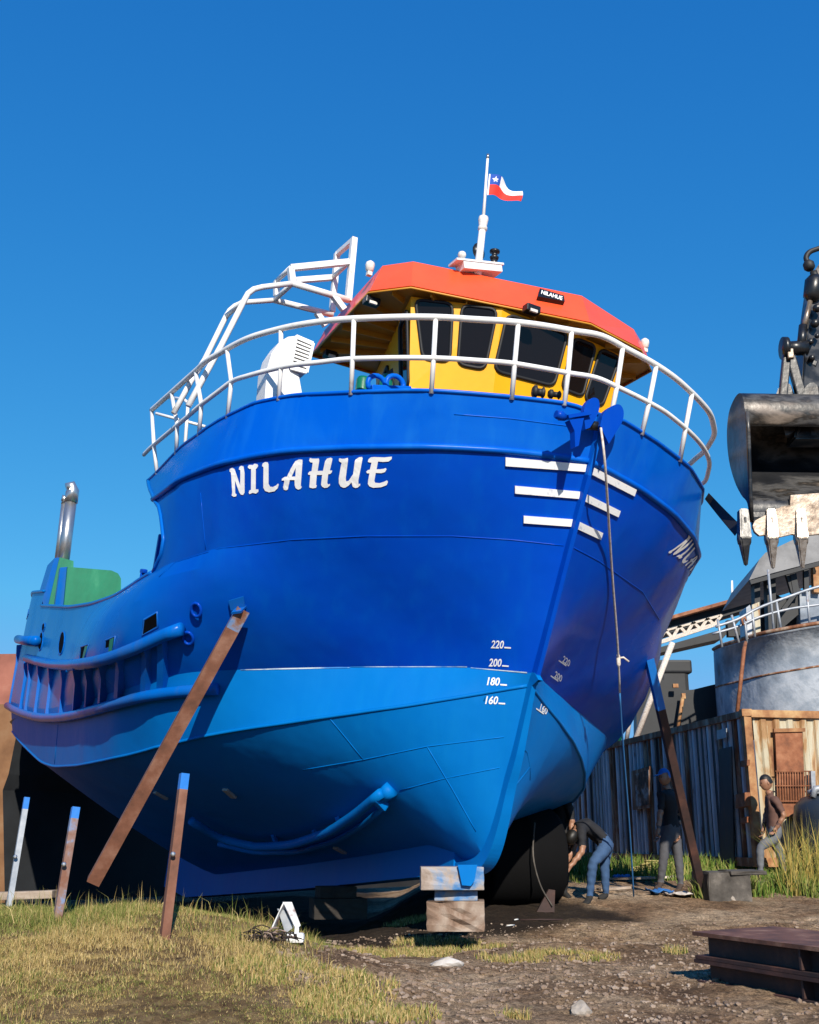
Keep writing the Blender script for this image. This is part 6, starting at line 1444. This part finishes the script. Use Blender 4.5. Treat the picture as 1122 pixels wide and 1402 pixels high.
for i, (px, py, L1, m, lab) in enumerate([(862, 1206, .7, 'timber', 'pale plank on the dirt beside the blue bag'), (900, 1205, .8, 'rope', 'light plank on the dirt under the feet of the standing man'), (843, 1221, .45, 'timber', 'short plank nearest the bow shadow')]):
    g = ground_hit(px, py); bm = bmesh.new(); add_bar(bm, Vector((-L1/2, 0, .03)), Vector((L1/2, .2*(i-1), .05)), .12, .03); o = mesh_obj('plank', bm, M[m]); o.location = g; tag(o, lab, 'plank')
g = ground_hit(892, 1194); bm = bmesh.new()
for k in range(5):
    r = .42-.03*k; add_tube(bm, [Vector((r*cos(t*.4)+.05*k, .35*r*sin(t*.4), .03+.025*k+.05*max(0, sin(t*.4+k)))) for t in range(17)], .013, 6, 0)
add_tube(bm, spline([(.15, -.1, .08), (.4, -.05, .14), (.62, -.1, .1), (.7, 0, .03)], 5), .03, 7, 1)
o = mesh_obj('hose_coil', bm, [mat('yellow_hose', (.42, .34, .12), 8, .6), mat('orange_hose', (.42, .12, .03), 8, .6)]); o.location = g; tag(o, 'coiled yellow and orange hose on the ground behind the standing man', 'hose')
for px, py, lx in [(700, 1270, .10), (708, 1262, .06), (765, 1206, .08), (640, 1287, .5), (742, 1262, .5)]:
    g = ground_hit(px, py); bm = bmesh.new(); add_tube(bm, [Vector((-lx/2, 0, .02)), Vector((0, .01, .025)), Vector((lx/2, .03 if lx > .2 else .10, .02))], .008, 5); o = mesh_obj('stick', bm, M['scrapwhite'] if lx < .2 else M['dkrust']); o.location = g; tag(o, 'thin stick lying on the bare dirt', 'stick', 'sticks on the dirt')

# ------------------------------------------------------------------ people
def skin_mesh(nodes, edges, root, sub=2):
    bm = bmesh.new(); sl = bm.verts.layers.skin.verify(); idx = {}
    for k, (p, r) in nodes.items():
        v = bm.verts.new(p); rx, ry = r if isinstance(r, tuple) else (r, r); v[sl].radius = (rx, ry); v[sl].use_root = (k == root); idx[k] = v
    for a, b in edges: bm.edges.new((idx[a], idx[b]))
    me = bpy.data.meshes.new('tmp'); bm.to_mesh(me); bm.free(); o = bpy.data.objects.new('tmp', me); COL.objects.link(o)
    mo = o.modifiers.new('s', 'SKIN'); mo.use_smooth_shade = True; m2 = o.modifiers.new('u', 'SUBSURF'); m2.levels = sub; m2.render_levels = sub
    dg = bpy.context.evaluated_depsgraph_get(); dg.update(); r = bpy.data.meshes.new_from_object(o.evaluated_get(dg)); bpy.data.objects.remove(o); bpy.data.meshes.remove(me); return r
SKIN = mat('skin', [(.3, (.24, .115, .065)), (.6, (.30, .15, .09))], 9, .5, bump_s=0)
HAIR = mat('black_hair', (.008, .007, .006), 30, .5)
def person(lab, J, Y, shirt, trouser, shoe, cap=None, face=(-1, 0, 0), sleeves=True, seed=0, hair=True):
    """J: joint -> (px, py, dy); built at its place, body one mesh"""
    g = at(*J['ankleL'][:2], Y); root = Vector(((J['ankleL'][0]+J['ankleR'][0])*0, 0, 0))
    W_ = {k: at(v[0], v[1], Y+v[2]) for k, v in J.items()}
    base = (W_['ankleL']+W_['ankleR'])/2; base.z = gz(base.x, base.y); lift = base.z-min(W_['ankleL'].z, W_['ankleR'].z)+.07
    o_ = thing('person', lab, 'person', base)
    P = {k: v-base+Vector((0, 0, lift)) for k, v in W_.items()}
    hip, chest, neck, head = P['hip'], P['chest'], P['neck'], P['head']
    side = (P['shL']-P['shR']); side = side.normalized()
    N = {'hip': (hip, (.155, .115)), 'waist': ((hip*.55+chest*.45), (.15, .11)), 'chest': (chest, (.175, .125)), 'neck0': (neck*.75+chest*.25, (.09, .08)), 'neck': (neck, .062), 'nk2': (neck*.55+head*.45, .058)}
    E_ = [('hip', 'waist'), ('waist', 'chest'), ('chest', 'neck0'), ('neck0', 'neck'), ('neck', 'nk2')]
    for s_ in 'LR':
        sg = 1 if s_ == 'L' else -1; hj = hip+side*sg*.09-Vector((0, 0, .07))
        N['hj'+s_] = (hj, .105); N['th'+s_] = (hj*.5+P['knee'+s_]*.5, .09); N['knee'+s_] = (P['knee'+s_], .068); N['calf'+s_] = (P['knee'+s_]*.62+P['ankle'+s_]*.38, .066); N['ankle'+s_] = (P['ankle'+s_], .048)
        td = P['toe'+s_]-P['ankle'+s_]; N['heel'+s_] = (P['ankle'+s_]+Vector((0, 0, -.045))+td*.1, (.045, .04)); N['ball'+s_] = (P['ankle'+s_]+td*.75+Vector((0, 0, -.055)), (.048, .032)); N['toe'+s_] = (P['ankle'+s_]+td*1.0+Vector((0, 0, -.055)), (.038, .025))
        E_ += [('hip', 'hj'+s_), ('hj'+s_, 'th'+s_), ('th'+s_, 'knee'+s_), ('knee'+s_, 'calf'+s_), ('calf'+s_, 'ankle'+s_), ('ankle'+s_, 'heel'+s_), ('heel'+s_, 'ball'+s_), ('ball'+s_, 'toe'+s_)]
        N['sh'+s_] = (P['sh'+s_], .068); N['ua'+s_] = (P['sh'+s_]*.5+P['el'+s_]*.5, .055); N['el'+s_] = (P['el'+s_], .044); N['fa'+s_] = (P['el'+s_]*.6+P['wr'+s_]*.4, .042); N['wr'+s_] = (P['wr'+s_], .030)
        hd = (P['wr'+s_]-P['el'+s_]).normalized(); N['palm'+s_] = (P['wr'+s_]+hd*.07, (.042, .02))
        E_ += [('neck0', 'sh'+s_), ('sh'+s_, 'ua'+s_), ('ua'+s_, 'el'+s_), ('el'+s_, 'fa'+s_), ('fa'+s_, 'wr'+s_), ('wr'+s_, 'palm'+s_)]
    me = skin_mesh(N, E_, 'hip'); bm = bmesh.new(); bm.from_mesh(me); bpy.data.meshes.remove(me)
    shirt_k = {'waist', 'chest', 'neck0', 'shL', 'shR', 'uaL', 'uaR'} | ({'elL', 'elR'} if sleeves == 'long' else set()) | ({'faL', 'faR'} if sleeves == 'long' else set())
    skin_k = {'neck', 'nk2', 'elL', 'elR', 'faL', 'faR', 'wrL', 'wrR', 'palmL', 'palmR'}-shirt_k
    shoe_k = {'heelL', 'heelR', 'ballL', 'ballR', 'toeL', 'toeR'}
    keys = list(N); PT = np.array([N[k][0] for k in keys]); PR = np.array([max(N[k][1]) if isinstance(N[k][1], tuple) else N[k][1] for k in keys])
    for f in bm.faces:
        c = np.array(f.calc_center_median()); k = keys[int(np.argmin(np.sqrt(((PT-c)**2).sum(1))/PR))]; f.smooth = True
        f.material_index = 1 if k in shirt_k else 0 if k in skin_k else 3 if k in shoe_k else 2
    # folds in the clothes
    for v in bm.verts:
        v.co += v.normal*(.006*math.sin(v.co.z*55+v.co.x*40+seed)*math.sin(v.co.x*31-v.co.z*17))
    # fingers
    for s_ in 'LR':
        hd = (P['wr'+s_]-P['el'+s_]).normalized(); ref = Vector(face); sx = hd.cross(ref); sx = sx.normalized() if sx.length > .1 else Vector((0, 1, 0)); cu = sx.cross(hd)
        pc = P['wr'+s_]+hd*.085
        for i, (ln, of) in enumerate([(.060, -.030), (.072, -.010), (.068, .010), (.052, .029)]):
            a = pc+sx*of; add_tube(bm, [a, a+hd*ln*.5+cu*.006, a+hd*ln*.8+cu*.022, a+hd*ln*.95+cu*.042], [.010, .0095, .009, .006], 6, 0)
        a = P['wr'+s_]+hd*.035-sx*.03; add_tube(bm, [a, a-sx*.025+hd*.03, a-sx*.028+hd*.058+cu*.012], [.012, .011, .007], 6, 0)
    # head with brow, nose, chin and ears
    fd = Vector(face).normalized(); up_ = (head-neck).normalized(); fd = (fd-up_*fd.dot(up_)).normalized(); sd_ = up_.cross(fd)
    r = bmesh.ops.create_uvsphere(bm, u_segments=20, v_segments=14, radius=1.0)
    for v in r['verts']:
        x, y, z = v.co; fw, sdw, u_ = x*.098, y*.076, z*.118
        if z < -.2: sdw *= 1-.35*(-z-.2); fw += .018*(-z) if x > 0 else 0
        if x > .75 and abs(y) < .28 and -.35 < z < .12: fw += .022*(1-abs(y)/.28)*(1 if z < -.1 else .5)
        if x > .6 and .06 < z < .22: fw -= .006 if .14 < abs(y) < .5 else -.003
        if x > .7 and -.62 < z < -.48: fw -= .006
        v.co = head+fd*fw+sd_*sdw+up_*u_
    for f in {f for v in r['verts'] for f in v.link_faces}: f.material_index = 0; f.smooth = True
    for sg in (1, -1):
        rr_ = bmesh.ops.create_uvsphere(bm, u_segments=8, v_segments=6, radius=1)
        for v in rr_['verts']: v.co = head+sd_*sg*(.076+v.co.y*.01)+fd*(-.005+v.co.x*.02)+up_*(-.01+v.co.z*.032)
        rr_ = bmesh.ops.create_uvsphere(bm, u_segments=8, v_segments=6, radius=1)
        for v in rr_['verts']: v.co = head+sd_*sg*(.032+v.co.y*.012)+fd*(.087+v.co.x*.007)+up_*(.008+v.co.z*.008)
        for f in {f for v in rr_['verts'] for f in v.link_faces}: f.material_index = 4
    mesh_obj('body', bm, [SKIN, shirt, trouser, shoe, HAIR], o_)
    bm = bmesh.new(); r = bmesh.ops.create_uvsphere(bm, u_segments=20, v_segments=14, radius=1.0)
    kill = []
    for v in r['verts']:
        x, y, z = v.co
        if (x > .25 and z < .42) or z < -.35: kill.append(v)
        v.co = head+fd*(x*.106-.006)+sd_*y*.085+up_*(z*.126+.004)
    bmesh.ops.delete(bm, geom=kill, context='VERTS')
    for f in bm.faces: f.smooth = True
    if cap is not None:
        b0_ = head+fd*.09+up_*.05; add_prism(bm, [b0_+sd_*.07, b0_+fd*.09+sd_*.04-up_*.015, b0_+fd*.09-sd_*.04-up_*.015, b0_-sd_*.07], up_*.008); mesh_obj('cap', bm, cap, o_)
    else: mesh_obj('hair', bm, HAIR, o_)
    return o_
cl = lambda n, c, r=.85: mat(n, [(.3, tuple(x*.75 for x in c)), (.65, c)], 9, r, bump_s=.25, bscale=25)
person('man in brown shirt and grey trousers stepping forward in front of the cream container end', dict(
    head=(1048, 1063, 0), neck=(1053, 1080, 0), chest=(1059, 1098, .0), hip=(1059, 1133, 0), shL=(1062, 1087, -.17), shR=(1055, 1087, .17),
    elL=(1073, 1108, -.22), wrL=(1063, 1124, -.2), elR=(1048, 1108, .2), wrR=(1045, 1126, .15),
    kneeL=(1040, 1150, -.1), ankleL=(1041, 1181, -.1), toeL=(1030, 1185, -.1), kneeR=(1067, 1158, .1), ankleR=(1075, 1186, .12), toeR=(1065, 1190, .12)), 18.0,
    cl('brown_shirt', (.12, .06, .045)), cl('grey_trousers', (.14, .15, .17)), cl('dark_shoe', (.03, .025, .02)), face=(-1, -.15, -.15), seed=1)
person('man with bright blue cap, dark shirt and grey trousers standing behind the dark prop', dict(
    head=(910, 1063, 0), neck=(914, 1080, .0), chest=(917, 1100, 0), hip=(918, 1138, 0), shL=(908, 1087, -.10), shR=(926, 1087, .12),
    elL=(904, 1113, -.15), wrL=(901, 1138, -.2), elR=(931, 1115, .1), wrR=(928, 1140, 0),
    kneeL=(909, 1172, -.10), ankleL=(905, 1205, -.05), toeL=(898, 1210, -.2), kneeR=(929, 1172, .05), ankleR=(932, 1207, .05), toeR=(927, 1213, -.1)), 16.7,
    cl('black_shirt', (.012, .012, .014)), cl('slate_trousers', (.085, .085, .095)), cl('brown_boot', (.06, .04, .03)), cap=cl('blue_cap', (.01, .12, .45), .6), face=(-.8, -.5, -.2), seed=2)
person('man in blue jeans and dark top bending down beside the hull', dict(
    head=(783, 1126, -.15), neck=(791, 1114, -.05), chest=(802, 1113, 0), hip=(830, 1131, .05), shL=(796, 1117, -.2), shR=(793, 1113, .18),
    elL=(797, 1146, -.28), wrL=(779, 1168, -.32), elR=(785, 1142, .1), wrR=(773, 1166, -.05),
    kneeL=(811, 1162, -.15), ankleL=(807, 1205, -.1), toeL=(800, 1212, -.28), kneeR=(827, 1165, .12), ankleR=(829, 1201, .15), toeR=(819, 1206, .1)), 15.4,
    cl('dark_navy_top', (.010, .011, .016)), cl('blue_jeans', (.035, .085, .19)), cl('black_shoe', (.015, .015, .015)), face=(-.55, -.2, -.8), seed=3)
person('person in dark clothes by the bending man, upper body hidden by the hull', dict(
    head=(775, 1058, .2), neck=(772, 1076, .2), chest=(771, 1094, .2), hip=(768, 1130, .2), shL=(778, 1084, .05), shR=(762, 1084, .35),
    elL=(783, 1110, .0), wrL=(780, 1132, -.05), elR=(759, 1110, .35), wrR=(760, 1134, .3),
    kneeL=(774, 1166, .1), ankleL=(772, 1200, .15), toeL=(780, 1206, .05), kneeR=(763, 1166, .3), ankleR=(762, 1200, .3), toeR=(768, 1206, .25)), 15.6,
    cl('dark_jacket', (.012, .012, .013)), cl('dark_trousers', (.014, .015, .018)), cl('black_boot', (.012, .012, .012)), face=(.9, -.3, -.3), seed=4)
